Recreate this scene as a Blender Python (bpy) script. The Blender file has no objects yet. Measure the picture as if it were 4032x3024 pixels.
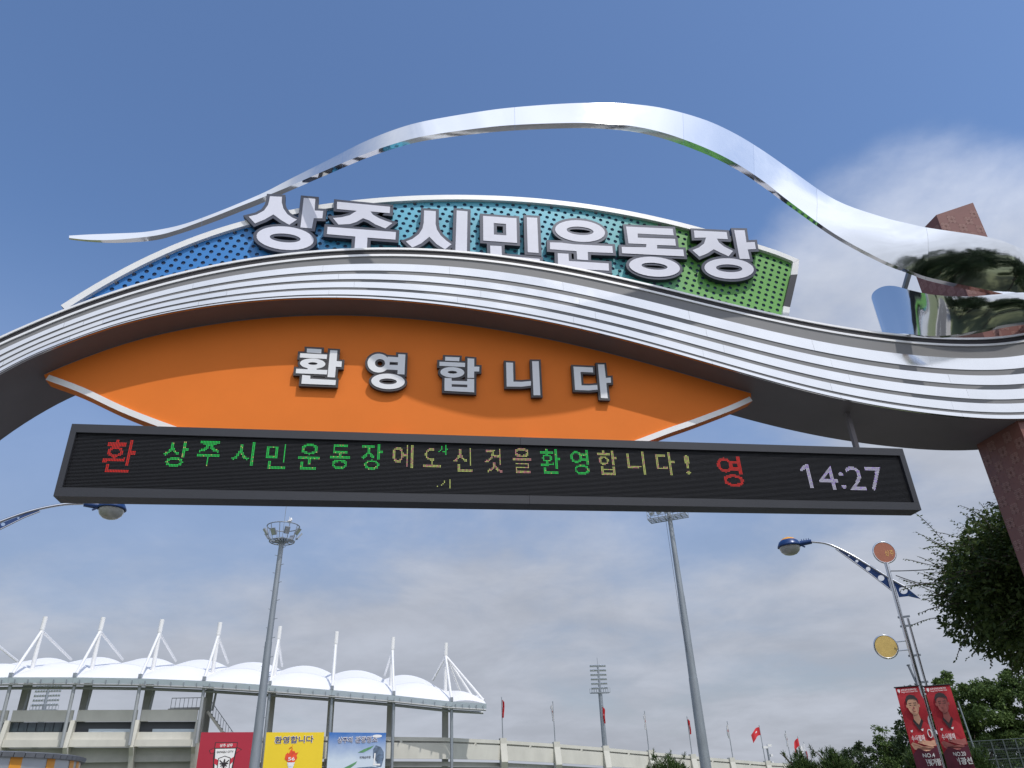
import bpy, math, random
import numpy as np
from mathutils import Vector, Matrix

random.seed(7)
rng = np.random.default_rng(7)
SC = bpy.context.scene
COL = SC.collection
R = math.radians

# tuning of light
SUN_STRENGTH = 2.5
SKY_STRENGTH = 0.135
SKY_TINT = (0.87, 1.0, 1.16, 1)
LOW_TINT = (0.66, 0.66, 0.72, 1)
EXPOSURE = 0.14
SOUTH = 0.36
CLOUD_COL = (3.3, 3.52, 4.05, 1)
CLOUD_SUN = 2.0
CLOUD_OFF1 = (3.1, 1.7, 0.0)
CLOUD_OFF2 = (0.4, 5.2, 2.0)

# ------------------------------------------------------------------ camera
cam = bpy.data.cameras.new('camera')
cam.sensor_fit = 'HORIZONTAL'
cam.sensor_width = 36.0
cam.lens = 36.0 * 3000.0 / 4032.0
cam.clip_start = 0.05
cam.clip_end = 3000.0
camo = bpy.data.objects.new('camera', cam)
COL.objects.link(camo)
up = Vector((-0.03974245, 0.87889068, -0.47536481)).normalized()      # world up seen in camera axes
fw = (Vector((0, 0, -1)) - up * up.dot(Vector((0, 0, -1)))).normalized()
rt = fw.cross(up)
yaw = R(10.3)
ax = rt * math.cos(yaw) + fw * math.sin(yaw)
ay = fw * math.cos(yaw) - rt * math.sin(yaw)
camo.matrix_world = Matrix.Translation((0, 0, 1.6)) @ Matrix((ax, ay, up)).to_4x4()
SC.camera = camo

# ------------------------------------------------------------------ sun and sky
SUN = Vector((0.6, -1.0, 1.9)).normalized()
SUN_EL = math.asin(SUN.z)
SUN_ROT = math.atan2(SUN.x, SUN.y)
sun = bpy.data.lights.new('sun', 'SUN')
sun.energy = SUN_STRENGTH
sun.angle = R(0.53)
sun.color = (1.0, 0.955, 0.89)
suno = bpy.data.objects.new('sun', sun)
COL.objects.link(suno)
suno.rotation_euler = SUN.to_track_quat('Z', 'Y').to_euler()
suno.location = (20, -30, 60)

world = bpy.data.worlds.new('World')
SC.world = world
world.use_nodes = True
wt = world.node_tree
wt.nodes.clear()


def nd(tree, typ, **kw):
    n = tree.nodes.new(typ)
    for k, v in kw.items():
        setattr(n, k, v)
    return n


def vmath(tree, op, a=None, b=None):
    n = nd(tree, 'ShaderNodeMath', operation=op)
    for i, v in enumerate((a, b)):
        if v is None:
            continue
        if isinstance(v, (int, float)):
            n.inputs[i].default_value = v
        else:
            tree.links.new(v, n.inputs[i])
    return n.outputs[0]


def mrange(tree, v, a, b, c=0.0, d=1.0, smooth=True):
    n = nd(tree, 'ShaderNodeMapRange')
    n.interpolation_type = 'SMOOTHSTEP' if smooth else 'LINEAR'
    n.clamp = True if not smooth else n.clamp
    tree.links.new(v, n.inputs[0])
    for i, x in enumerate((a, b, c, d)):
        n.inputs[1 + i].default_value = x
    return n.outputs[0]


sky = nd(wt, 'ShaderNodeTexSky', sky_type='NISHITA')
sky.sun_disc = False
sky.sun_elevation = SUN_EL
sky.sun_rotation = SUN_ROT
sky.altitude = 60
sky.air_density = 1.0
sky.dust_density = 1.1
sky.ozone_density = 1.6
tc = nd(wt, 'ShaderNodeTexCoord')
sep = nd(wt, 'ShaderNodeSeparateXYZ')
wt.links.new(tc.outputs['Generated'], sep.inputs[0])
dz = vmath(wt, 'MAXIMUM', sep.outputs[2], 0.0)
den = vmath(wt, 'ADD', dz, 0.22)
cmb = nd(wt, 'ShaderNodeCombineXYZ')
wt.links.new(vmath(wt, 'DIVIDE', sep.outputs[0], den), cmb.inputs[0])
wt.links.new(vmath(wt, 'DIVIDE', sep.outputs[1], den), cmb.inputs[1])


def cloud_noise(scale, detail, rough, dist, off):
    mp = nd(wt, 'ShaderNodeMapping')
    mp.inputs['Location'].default_value = off
    wt.links.new(cmb.outputs[0], mp.inputs[0])
    n = nd(wt, 'ShaderNodeTexNoise')
    n.inputs['Scale'].default_value = scale
    n.inputs['Detail'].default_value = detail
    n.inputs['Roughness'].default_value = rough
    n.inputs['Distortion'].default_value = dist
    wt.links.new(mp.outputs[0], n.inputs['Vector'])
    return n.outputs[0]


big = cloud_noise(1.05, 7, 0.56, 0.25, CLOUD_OFF1)
fine = cloud_noise(2.3, 8, 0.6, 0.2, CLOUD_OFF2)
# more cloud towards the horizon, clear overhead
low = mrange(wt, sep.outputs[2], 0.05, 0.60, 0.25, -0.16, False)
cov = vmath(wt, 'ADD', vmath(wt, 'MULTIPLY', big, 0.72), vmath(wt, 'MULTIPLY', fine, 0.28))
cov = vmath(wt, 'ADD', cov, low)
# one cumulus bank standing to the east of the gate
bank = nd(wt, 'ShaderNodeVectorMath', operation='DOT_PRODUCT')
wt.links.new(tc.outputs['Generated'], bank.inputs[0])
bank.inputs[1].default_value = Vector((0.60, 0.64, 0.50)).normalized()
bk = mrange(wt, bank.outputs['Value'], 0.962, 0.996, 0.0, 0.33)
cov = vmath(wt, 'ADD', cov, bk)
# the southern half of the sky, mirrored in the metal, is cloudier
cov = vmath(wt, 'ADD', cov, mrange(wt, sep.outputs[1], 0.15, -0.5, 0.0, SOUTH))
mask = mrange(wt, cov, 0.47, 0.74, 0.0, 0.93)
# thin haze that thickens towards the horizon
veil = mrange(wt, sep.outputs[2], 0.62, 0.12, 0.0, 0.42)
mask = vmath(wt, 'SUBTRACT', 1.0, vmath(wt, 'MULTIPLY', vmath(wt, 'SUBTRACT', 1.0, mask), vmath(wt, 'SUBTRACT', 1.0, veil)))
# clouds brighten towards the sun
sdot = nd(wt, 'ShaderNodeVectorMath', operation='DOT_PRODUCT')
wt.links.new(tc.outputs['Generated'], sdot.inputs[0])
sdot.inputs[1].default_value = SUN
glow = mrange(wt, sdot.outputs['Value'], 0.2, 0.95, 1.0, CLOUD_SUN)
# cloud brightness: a little greyer where it is thick
shade = vmath(wt, 'MULTIPLY', vmath(wt, 'MULTIPLY', mrange(wt, fine, 0.3, 0.75, 0.82, 1.05), glow), mrange(wt, sep.outputs[2], 0.15, 0.5, 1.0, 1.28))
ccol = nd(wt, 'ShaderNodeMix', data_type='RGBA', blend_type='MULTIPLY')
ccol.inputs[0].default_value = 1.0
ccol.inputs[6].default_value = CLOUD_COL
wt.links.new(shade, ccol.inputs[7])
mixc = nd(wt, 'ShaderNodeMix', data_type='RGBA')
wt.links.new(mask, mixc.inputs[0])
tint = nd(wt, 'ShaderNodeMix', data_type='RGBA', blend_type='MULTIPLY')
tint.inputs[0].default_value = 1.0
tcol = nd(wt, 'ShaderNodeMix', data_type='RGBA')
wt.links.new(mrange(wt, sep.outputs[2], 0.08, 0.5, 0.0, 1.0), tcol.inputs[0])
tcol.inputs[6].default_value = LOW_TINT
tcol.inputs[7].default_value = SKY_TINT
wt.links.new(tcol.outputs[2], tint.inputs[7])
wt.links.new(sky.outputs[0], tint.inputs[6])
wt.links.new(tint.outputs[2], mixc.inputs[6])
wt.links.new(ccol.outputs[2], mixc.inputs[7])
bg = nd(wt, 'ShaderNodeBackground')
bg.inputs[1].default_value = SKY_STRENGTH
wt.links.new(mixc.outputs[2], bg.inputs[0])
wo = nd(wt, 'ShaderNodeOutputWorld')
wt.links.new(bg.outputs[0], wo.inputs[0])

SC.view_settings.view_transform = 'Standard'
SC.view_settings.look = 'None'
SC.view_settings.exposure = EXPOSURE
SC.view_settings.gamma = 1.0
SC.view_settings.use_curve_mapping = False
SC.render.engine = 'CYCLES'
SC.cycles.max_bounces = 8
SC.cycles.use_denoising = True
SC.cycles.sample_clamp_direct = 12.0
SC.cycles.sample_clamp_indirect = 8.0


# ------------------------------------------------------------------ materials
def mat(name, col, rough=0.6, metal=0.0, var=0.0, vscale=3.0, bump=0.0, bscale=40.0, spec=0.5, emit=None, estr=1.0,
        stretch=None, rvar=0.0, coat=0.0):
    m = bpy.data.materials.new(name)
    m.use_nodes = True
    t = m.node_tree
    b = t.nodes['Principled BSDF']
    b.inputs['Base Color'].default_value = (*col, 1)
    b.inputs['Roughness'].default_value = rough
    b.inputs['Metallic'].default_value = metal
    b.inputs['Specular IOR Level'].default_value = spec
    b.inputs['Coat Weight'].default_value = coat
    if emit:
        b.inputs['Emission Color'].default_value = (*emit, 1)
        b.inputs['Emission Strength'].default_value = estr
    if var or bump or rvar:
        c = nd(t, 'ShaderNodeTexCoord')
        mp = nd(t, 'ShaderNodeMapping')
        if stretch:
            mp.inputs['Scale'].default_value = stretch
        t.links.new(c.outputs['Object'], mp.inputs[0])
        n = nd(t, 'ShaderNodeTexNoise')
        n.inputs['Scale'].default_value = vscale
        n.inputs['Detail'].default_value = 6
        n.inputs['Roughness'].default_value = 0.62
        t.links.new(mp.outputs[0], n.inputs['Vector'])
        if var:
            r = nd(t, 'ShaderNodeValToRGB')
            r.color_ramp.elements[0].position = 0.28
            r.color_ramp.elements[1].position = 0.72
            r.color_ramp.elements[0].color = (*[max(0, x * (1 - var)) for x in col], 1)
            r.color_ramp.elements[1].color = (*[min(1, x * (1 + var)) for x in col], 1)
            t.links.new(n.outputs[0], r.inputs[0])
            t.links.new(r.outputs[0], b.inputs['Base Color'])
        if rvar:
            o = mrange(t, n.outputs[0], 0.3, 0.7, max(0.02, rough - rvar), rough + rvar)
            t.links.new(o, b.inputs['Roughness'])
        if bump:
            n2 = nd(t, 'ShaderNodeTexNoise')
            n2.inputs['Scale'].default_value = bscale
            n2.inputs['Detail'].default_value = 4
            t.links.new(mp.outputs[0], n2.inputs['Vector'])
            bp = nd(t, 'ShaderNodeBump')
            bp.inputs['Strength'].default_value = bump
            bp.inputs['Distance'].default_value = 0.02
            t.links.new(n2.outputs[0], bp.inputs['Height'])
            t.links.new(bp.outputs[0], b.inputs['Normal'])
    return m


def leaf_mat(name, c0, c1, trans=0.35, rough=0.55):
    m = bpy.data.materials.new(name)
    m.use_nodes = True
    t = m.node_tree
    b = t.nodes['Principled BSDF']
    b.inputs['Roughness'].default_value = rough
    b.inputs['Specular IOR Level'].default_value = 0.3
    g = nd(t, 'ShaderNodeNewGeometry')
    r = nd(t, 'ShaderNodeValToRGB')
    r.color_ramp.elements[0].color = (*c0, 1)
    r.color_ramp.elements[1].color = (*c1, 1)
    t.links.new(g.outputs['Random Per Island'], r.inputs[0])
    t.links.new(r.outputs[0], b.inputs['Base Color'])
    tr = nd(t, 'ShaderNodeBsdfTranslucent')
    t.links.new(r.outputs[0], tr.inputs[0])
    mx = nd(t, 'ShaderNodeMixShader')
    mx.inputs[0].default_value = trans
    t.links.new(b.outputs[0], mx.inputs[1])
    t.links.new(tr.outputs[0], mx.inputs[2])
    t.links.new(mx.outputs[0], t.nodes['Material Output'].inputs[0])
    return m


M = {
    'band': mat('satin_aluminium', (0.735, 0.73, 0.715), 0.16, 1.0, 0.05, 1.3, 0.07, 1.8, rvar=0.04),
    'cap': mat('white_metal_trim', (0.82, 0.82, 0.82), 0.4, 0.25, 0.04, 2.0, 0.06, 3.0),
    'greyface': mat('grey_painted_metal', (0.215, 0.215, 0.22), 0.6, 0.05, 0.06, 1.5),
    'slot': mat('black_gap', (0.02, 0.018, 0.022), 0.6),
    'soffit': mat('dark_soffit_sheet', (0.155, 0.14, 0.145), 0.55, 0.1, 0.08, 1.2),
    'chrome': mat('polished_steel', (0.80, 0.81, 0.82), 0.075, 1.0, 0.0, 1.2, 0.16, 1.35, rvar=0.03),
    'orange': mat('orange_painted_sheet', (0.80, 0.205, 0.032), 0.6, 0.0, 0.035, 1.3, spec=0.14),
    'rimwhite': mat('white_rim_paint', (0.80, 0.80, 0.79), 0.42, 0.15, 0.04, 2.5),
    'letterface': mat('letter_face_acrylic', (0.74, 0.75, 0.85), 0.38, 0.0, 0.015, 5.0),
    'letterrim': mat('letter_rim_metal', (0.085, 0.09, 0.112), 0.34, 0.55, 0.05, 3.0),
    'letterside': mat('letter_side_dark', (0.035, 0.038, 0.05), 0.5, 0.2),
    'welface': mat('welcome_face_acrylic', (0.80, 0.81, 0.83), 0.32, 0.0, 0.015, 5.0),
    'welrim': mat('welcome_rim_dark', (0.052, 0.048, 0.05), 0.45, 0.2, 0.1, 4.0),
    'holeback': mat('hole_backing_sheet', (0.10, 0.16, 0.30), 0.6),
    'ledframe': mat('display_housing_paint', (0.032, 0.034, 0.042), 0.5, 0.1, 0.08, 1.5),
    'ledscreen': mat('display_face', (0.017, 0.017, 0.021), 0.55),
    'louvre': mat('display_louvre', (0.035, 0.036, 0.043), 0.5),
    'led_r': mat('led_red', (0.2, 0.0, 0.0), 0.5, emit=(1.0, 0.035, 0.02), estr=0.6),
    'led_g': mat('led_green', (0.0, 0.2, 0.05), 0.5, emit=(0.03, 1.0, 0.14), estr=0.55),
    'led_y': mat('led_yellow', (0.2, 0.2, 0.05), 0.5, emit=(0.85, 0.95, 0.28), estr=0.52),
    'led_p': mat('led_pink', (0.2, 0.1, 0.1), 0.5, emit=(1.0, 0.42, 0.42), estr=0.52),
    'led_v': mat('led_violet', (0.2, 0.1, 0.3), 0.5, emit=(0.55, 0.42, 1.0), estr=0.8),
    'led_w': mat('led_lilac', (0.2, 0.2, 0.25), 0.5, emit=(0.78, 0.76, 1.0), estr=0.7),
    'galv': mat('galvanised_steel', (0.29, 0.32, 0.35), 0.5, 0.5, 0.14, 2.0, stretch=(1, 1, 0.3)),
    'galvdark': mat('weathered_galvanised', (0.27, 0.30, 0.34), 0.5, 0.4, 0.2, 2.5),
    'lampglass': mat('flood_lamp_glass', (0.55, 0.58, 0.62), 0.15, 0.6),
    'whitepaint': mat('white_painted_steel', (0.74, 0.74, 0.74), 0.4, 0.0, 0.03, 1.0),
    'membrane': mat('white_roof_membrane', (0.74, 0.74, 0.75), 0.6, 0.0, 0.025, 0.35),
    'gutter': mat('pale_glass_gutter', (0.52, 0.60, 0.66), 0.3, 0.1, 0.06, 0.4),
    'pipe': mat('grey_steel_tube', (0.36, 0.38, 0.40), 0.5, 0.3, 0.1, 0.6),
    'concrete': mat('painted_concrete', (0.56, 0.55, 0.50), 0.85, 0.0, 0.10, 0.5, 0.1, 8.0, stretch=(1, 1, 0.5)),
    'concrete2': mat('grey_concrete', (0.40, 0.40, 0.38), 0.85, 0.0, 0.12, 0.6),
    'darkglass': mat('dark_window_glass', (0.03, 0.045, 0.055), 0.12, 0.0, spec=0.6),
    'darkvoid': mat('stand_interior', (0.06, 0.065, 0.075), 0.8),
    'rail': mat('grey_railing', (0.25, 0.28, 0.31), 0.5, 0.3),
    'lampblue': mat('lamp_blue_paint', (0.012, 0.045, 0.16), 0.32, 0.1, 0.08, 6.0),
    'lampdark': mat('lamp_black_blue', (0.02, 0.028, 0.045), 0.35, 0.2),
    'lamporange': mat('lamp_orange_cap', (0.72, 0.34, 0.04), 0.4),
    'lampdome': mat('lamp_clear_dome', (0.36, 0.36, 0.34), 0.12, 0.0, 0.1, 8.0, coat=0.3),
    'stainless': mat('stainless_pole', (0.62, 0.63, 0.65), 0.17, 1.0, 0.05, 4.0),
    'signbrown': mat('brown_disc', (0.40, 0.145, 0.085), 0.45, 0.0, 0.08, 5.0),
    'signgold': mat('gold_lettering', (0.72, 0.42, 0.13), 0.4),
    'signyellow': mat('yellow_disc', (0.62, 0.44, 0.14), 0.5, 0.0, 0.12, 7.0),
    'bannerred': mat('red_banner_cloth', (0.46, 0.022, 0.035), 0.75, 0.0, 0.22, 2.2, 0.25, 4.0),
    'bannerdark': mat('dark_red_print', (0.10, 0.012, 0.03), 0.75, 0.0, 0.25, 4.0),
    'skin': mat('printed_skin', (0.60, 0.33, 0.22), 0.7, 0.0, 0.12, 9.0),
    'skin2': mat('printed_skin_dark', (0.33, 0.10, 0.09), 0.7, 0.0, 0.15, 9.0),
    'printdark': mat('printed_black', (0.028, 0.022, 0.026), 0.7),
    'printwhite': mat('printed_white', (0.78, 0.77, 0.77), 0.6),
    'printred': mat('printed_red', (0.50, 0.02, 0.045), 0.6),
    'billred': mat('crimson_billboard', (0.38, 0.016, 0.040), 0.6, 0.0, 0.06, 0.4),
    'billyellow': mat('yellow_billboard', (0.80, 0.58, 0.02), 0.6, 0.0, 0.03, 0.4),
    'printnavy': mat('printed_navy', (0.02, 0.025, 0.13), 0.6),
    'flame': mat('printed_flame', (0.74, 0.07, 0.02), 0.6, 0.0, 0.35, 2.5),
    'torch': mat('printed_torch', (0.62, 0.66, 0.75), 0.6, 0.0, 0.15, 3.0),
    'train': mat('printed_train', (0.11, 0.16, 0.24), 0.5, 0.0, 0.6, 2.0),
    'hillprint': mat('printed_green', (0.10, 0.27, 0.12), 0.6, 0.0, 0.3, 2.0),
    'boothsilver': mat('booth_silver_panel', (0.46, 0.48, 0.52), 0.34, 0.6, 0.05, 2.0),
    'boothorange': mat('booth_orange_stripe', (0.72, 0.30, 0.03), 0.45),
    'boothroof': mat('booth_grey_roof', (0.15, 0.16, 0.18), 0.7, 0.0, 0.15, 3.0),
    'flagred': mat('red_flag_cloth', (0.60, 0.03, 0.04), 0.75),
    'flagwhite': mat('white_flag_cloth', (0.78, 0.78, 0.80), 0.75),
    'bark': mat('bark', (0.085, 0.065, 0.05), 0.9, 0.0, 0.3, 12.0, 0.5, 30.0),
    'leaf_near': leaf_mat('leaf_zelkova', (0.040, 0.066, 0.018), (0.105, 0.150, 0.040), 0.30),
    'leaf_mid': leaf_mat('leaf_hillside', (0.042, 0.078, 0.022), (0.115, 0.175, 0.046), 0.22, 0.7),
    'leaf_dark': leaf_mat('leaf_dark', (0.022, 0.042, 0.017), (0.055, 0.085, 0.028), 0.22, 0.7),
    'needle': leaf_mat('pine_needle', (0.026, 0.058, 0.018), (0.085, 0.135, 0.030), 0.15, 0.6),
    'fence': mat('green_grey_fence', (0.10, 0.12, 0.12), 0.5, 0.3),
    'wire': mat('black_cable', (0.015, 0.015, 0.016), 0.5),
    'asphalt': mat('asphalt', (0.10, 0.10, 0.10), 0.9, 0.0, 0.18, 0.8, 0.3, 60.0),
    'paving': mat('grey_paving', (0.36, 0.345, 0.32), 0.9, 0.0, 0.16, 0.7, 0.2, 20.0),
    'roadpaint': mat('white_road_paint', (0.72, 0.72, 0.70), 0.7, 0.0, 0.1, 3.0),
    'kerbstone': mat('granite_kerb', (0.38, 0.37, 0.36), 0.8, 0.0, 0.1, 6.0),
    'soil': mat('dry_grass_ground', (0.13, 0.15, 0.075), 0.95, 0.0, 0.3, 0.25),
}


def sign_gradient():
    m = bpy.data.materials.new('perforated_sheet_paint')
    m.use_nodes = True
    t = m.node_tree
    b = t.nodes['Principled BSDF']
    b.inputs['Roughness'].default_value = 0.42
    c = nd(t, 'ShaderNodeTexCoord')
    s = nd(t, 'ShaderNodeSeparateXYZ')
    t.links.new(c.outputs['Object'], s.inputs[0])
    f = mrange(t, s.outputs[0], -4.5, 7.5, 0.0, 1.0, False)
    r = nd(t, 'ShaderNodeValToRGB')
    cr = r.color_ramp
    cr.elements[0].position = 0.0
    cr.elements[0].color = (0.030, 0.195, 0.54, 1)
    cr.elements[1].position = 1.0
    cr.elements[1].color = (0.155, 0.43, 0.085, 1)
    for p, col in ((0.24, (0.035, 0.23, 0.58)), (0.36, (0.12, 0.48, 0.66)), (0.60, (0.135, 0.52, 0.66)), (0.71, (0.115, 0.46, 0.50)),
                   (0.80, (0.15, 0.42, 0.10))):
        e = cr.elements.new(p)
        e.color = (*col, 1)
    t.links.new(f, r.inputs[0])
    t.links.new(r.outputs[0], b.inputs['Base Color'])
    return m


def tile_mat():
    """brown cladding tiles with pale square fret ornaments printed on every other tile"""
    m = bpy.data.materials.new('brown_fret_tile')
    m.use_nodes = True
    t = m.node_tree
    b = t.nodes['Principled BSDF']
    b.inputs['Roughness'].default_value = 0.5
    n = nd(t, 'ShaderNodeTexNoise')
    n.inputs['Scale'].default_value = 3.0
    c = nd(t, 'ShaderNodeTexCoord')
    t.links.new(c.outputs['Object'], n.inputs['Vector'])
    r = nd(t, 'ShaderNodeValToRGB')
    r.color_ramp.elements[0].color = (0.170, 0.066, 0.052, 1)
    r.color_ramp.elements[1].color = (0.215, 0.086, 0.066, 1)
    t.links.new(n.outputs[0], r.inputs[0])
    t.links.new(r.outputs[0], b.inputs['Base Color'])
    return m


M['signsheet'] = sign_gradient()
M['tile'] = tile_mat()
M['fret'] = mat('fret_relief_paint', (0.34, 0.19, 0.16), 0.55)


def blue_billboard():
    m = bpy.data.materials.new('blue_sky_print')
    m.use_nodes = True
    t = m.node_tree
    b = t.nodes['Principled BSDF']
    b.inputs['Roughness'].default_value = 0.6
    c = nd(t, 'ShaderNodeTexCoord')
    s = nd(t, 'ShaderNodeSeparateXYZ')
    t.links.new(c.outputs['Object'], s.inputs[0])
    n = nd(t, 'ShaderNodeTexNoise')
    n.inputs['Scale'].default_value = 0.9
    n.inputs['Detail'].default_value = 5
    t.links.new(c.outputs['Object'], n.inputs['Vector'])
    f = vmath(t, 'ADD', mrange(t, s.outputs[2], -4.0, 0.0, 0.0, 0.85, False), vmath(t, 'MULTIPLY', n.outputs[0], 0.25))
    r = nd(t, 'ShaderNodeValToRGB')
    r.color_ramp.elements[0].color = (0.55, 0.63, 0.72, 1)
    r.color_ramp.elements[0].position = 0.35
    r.color_ramp.elements[1].color = (0.035, 0.15, 0.46, 1)
    r.color_ramp.elements[1].position = 0.95
    t.links.new(f, r.inputs[0])
    t.links.new(r.outputs[0], b.inputs['Base Color'])
    return m


M['billblue'] = blue_billboard()


# ------------------------------------------------------------------ building helpers
class MB:
    """collects faces for ONE mesh"""

    def __init__(self):
        self.v, self.f, self.m, self.s = [], [], [], []

    def add(self, vs, fs, mi=0, smooth=False):
        o = len(self.v)
        self.v.extend([tuple(p) for p in vs])
        for f in fs:
            self.f.append([i + o for i in f])
            self.m.append(mi)
            self.s.append(smooth)
        return self

    def box(self, c, size, mi=0, rot=None):
        hx, hy, hz = [x / 2 for x in size]
        vs = [Vector((x, y, z)) for x in (-hx, hx) for y in (-hy, hy) for z in (-hz, hz)]
        if rot is not None:
            vs = [rot @ p for p in vs]
        c = Vector(c)
        return self.add([p + c for p in vs], [(0, 1, 3, 2), (4, 6, 7, 5), (0, 4, 5, 1), (2, 3, 7, 6), (0, 2, 6, 4), (1, 5, 7, 3)], mi)

    def beam(self, a, b, w, h, mi=0):
        """square bar from a to b"""
        a, b = Vector(a), Vector(b)
        d = b - a
        rot = d.to_track_quat('X', 'Z').to_matrix()
        return self.box((a + b) / 2, (d.length, w, h), mi, rot)

    def tube(self, pts, rad, n=10, mi=0, caps=True, smooth=True):
        pts = [Vector(p) for p in pts]
        if isinstance(rad, (int, float)):
            rad = [rad] * len(pts)
        o = []
        side = None
        for i, p in enumerate(pts):
            d = (pts[min(i + 1, len(pts) - 1)] - pts[max(i - 1, 0)]).normalized()
            if side is None:
                side = d.cross(Vector((0.3, 0.1, 1)) if abs(d.z) < 0.9 else Vector((1, 0.2, 0))).normalized()
            side = (side - d * side.dot(d)).normalized()
            up_ = d.cross(side)
            o.extend([p + (side * math.cos(2 * math.pi * k / n) + up_ * math.sin(2 * math.pi * k / n)) * rad[i] for k in range(n)])
        fs = []
        for i in range(len(pts) - 1):
            for k in range(n):
                a, b = i * n + k, i * n + (k + 1) % n
                fs.append((a, b, b + n, a + n))
        self.add(o, fs, mi, smooth)
        if caps:
            self.add(o[:n], [tuple(range(n))[::-1]], mi)
            self.add(o[-n:], [tuple(range(n))], mi)
        return self

    def prism(self, poly, y0, y1, mi=0, mi_side=None):
        """poly of (x, z), counter-clockwise seen from -Y"""
        n = len(poly)
        vs = [(x, y0, z) for x, z in poly] + [(x, y1, z) for x, z in poly]
        self.add(vs, [tuple(range(n)), tuple(range(2 * n - 1, n - 1, -1))], mi)
        self.add(vs, [(i, i + n, (i + 1) % n + n, (i + 1) % n) for i in range(n)], mi if mi_side is None else mi_side)
        return self

    def ring(self, outer, inner, y0, y1, mi=0, mi_side=None, smooth=False):
        n = len(outer)
        vs = [(x, y0, z) for x, z in outer] + [(x, y0, z) for x, z in inner] + [(x, y1, z) for x, z in outer] + [(x, y1, z) for x, z in inner]
        j = [(i + 1) % n for i in range(n)]
        self.add(vs, [(i, j[i], j[i] + n, i + n) for i in range(n)], mi)
        self.add(vs, [(j[i] + 2 * n, i + 2 * n, i + 3 * n, j[i] + 3 * n) for i in range(n)], mi)
        ms = mi if mi_side is None else mi_side
        self.add(vs, [(i, i + 2 * n, j[i] + 2 * n, j[i]) for i in range(n)], ms, smooth)
        self.add(vs, [(j[i] + n, j[i] + 3 * n, i + 3 * n, i + n) for i in range(n)], ms, smooth)
        return self

    def build(self, name, mats, parent=None, loc=None):
        me = bpy.data.meshes.new(name)
        vs = self.v
        if loc is not None:
            vs = [(a - loc[0], b - loc[1], c - loc[2]) for a, b, c in vs]
        me.from_pydata(vs, [], self.f)
        if not isinstance(mats, (list, tuple)):
            mats = [mats]
        for m in mats:
            me.materials.append(M[m])
        me.polygons.foreach_set('material_index', self.m)
        me.polygons.foreach_set('use_smooth', self.s)
        me.update()
        return link(name, me, parent, loc)


def link(name, data, parent=None, loc=None):
    o = bpy.data.objects.new(name, data)
    COL.objects.link(o)
    if loc is not None:
        o.location = loc
    if parent is not None:
        pl = Vector((0, 0, 0))
        q = parent
        while q is not None:
            pl += q.location
            q = q.parent
        o.parent = parent
        o.location = o.location - pl
    return o


def tag(o, label=None, cat=None, group=None, kind=None):
    for k, v in (('label', label), ('category', cat), ('group', group), ('kind', kind)):
        if v:
            o[k] = v
    return o


def empty(name, loc, label, cat, group=None):
    o = bpy.data.objects.new(name, None)
    o.empty_display_size = 0.2
    COL.objects.link(o)
    o.location = loc
    return tag(o, label, cat, group)


def copy_tree(o, parent=None, loc=None, rz=None, label=None):
    c = o.copy()
    COL.objects.link(c)
    c.parent = parent
    if loc is not None:
        c.location = loc
    if rz is not None:
        c.rotation_euler = (0, 0, rz)
    if label:
        c['label'] = label
    for ch in o.children:
        copy_tree(ch, c)
    return c


def catmull(pts, per=6):
    """smooth resample of a list of equal-length tuples"""
    P = np.array(pts, float)
    out = []
    n = len(P)
    for i in range(n - 1):
        p0, p1, p2, p3 = P[max(i - 1, 0)], P[i], P[i + 1], P[min(i + 2, n - 1)]
        for k in range(per):
            t = k / per
            out.append(0.5 * ((2 * p1) + (-p0 + p2) * t + (2 * p0 - 5 * p1 + 4 * p2 - p3) * t * t + (-p0 + 3 * p1 - 3 * p2 + p3) * t ** 3))
    out.append(P[-1])
    return np.array(out)


def offset_poly(P, d):
    """mitred outward offset of a counter-clockwise polygon"""
    n = len(P)
    out = []
    for i in range(n):
        a, b, c = Vector(P[i - 1]), Vector(P[i]), Vector(P[(i + 1) % n])
        e1, e2 = (b - a).normalized(), (c - b).normalized()
        n1, n2 = Vector((e1.y, -e1.x)), Vector((e2.y, -e2.x))
        m = (n1 + n2)
        if m.length < 1e-6:
            m = n1
        m.normalize()
        k = d / max(0.45, m.dot(n1))
        out.append((b.x + m.x * k, b.y + m.y * k))
    return out


def ellipse(e, grow=0.0, n=30):
    cx, cz, a, b, t = e
    t = R(t)
    a, b = a + grow, b + grow
    return [(cx + a * math.cos(q) * math.cos(t) - b * math.sin(q) * math.sin(t), cz + a * math.cos(q) * math.sin(t) + b * math.sin(q) * math.cos(t))
            for q in [2 * math.pi * i / n for i in range(n)]]


# text outlines from the built-in font, normalised to a unit box
_TEXT = {}


def text_tris(s, bold=0.0):
    key = (s, bold)
    if key in _TEXT:
        return _TEXT[key]
    c = bpy.data.curves.new('text', 'FONT')
    c.body = s
    c.resolution_u = 3
    c.offset = bold
    o = bpy.data.objects.new('text', c)
    COL.objects.link(o)
    bpy.context.view_layer.update()
    me = o.to_mesh()
    V = np.array([(v.co.x, v.co.y) for v in me.vertices])
    me.calc_loop_triangles()
    T = np.array([t.vertices[:] for t in me.loop_triangles])
    o.to_mesh_clear()
    bpy.data.objects.remove(o)
    bpy.data.curves.remove(c)
    lo, hi = V.min(0), V.max(0)
    V = (V - lo) / (hi - lo)
    _TEXT[key] = (V, T)
    return _TEXT[key]


def put_text(mb, s, origin, right, upv, w, h, bold=0.0, mi=0):
    """flat lettering filling the box origin + [0,w] right + [0,h] up"""
    V, T = text_tris(s, bold)
    O_, r_, u_ = Vector(origin), Vector(right), Vector(upv)
    mb.add([O_ + r_ * (x * w) + u_ * (y * h) for x, y in V], [tuple(t) for t in T], mi)


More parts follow.
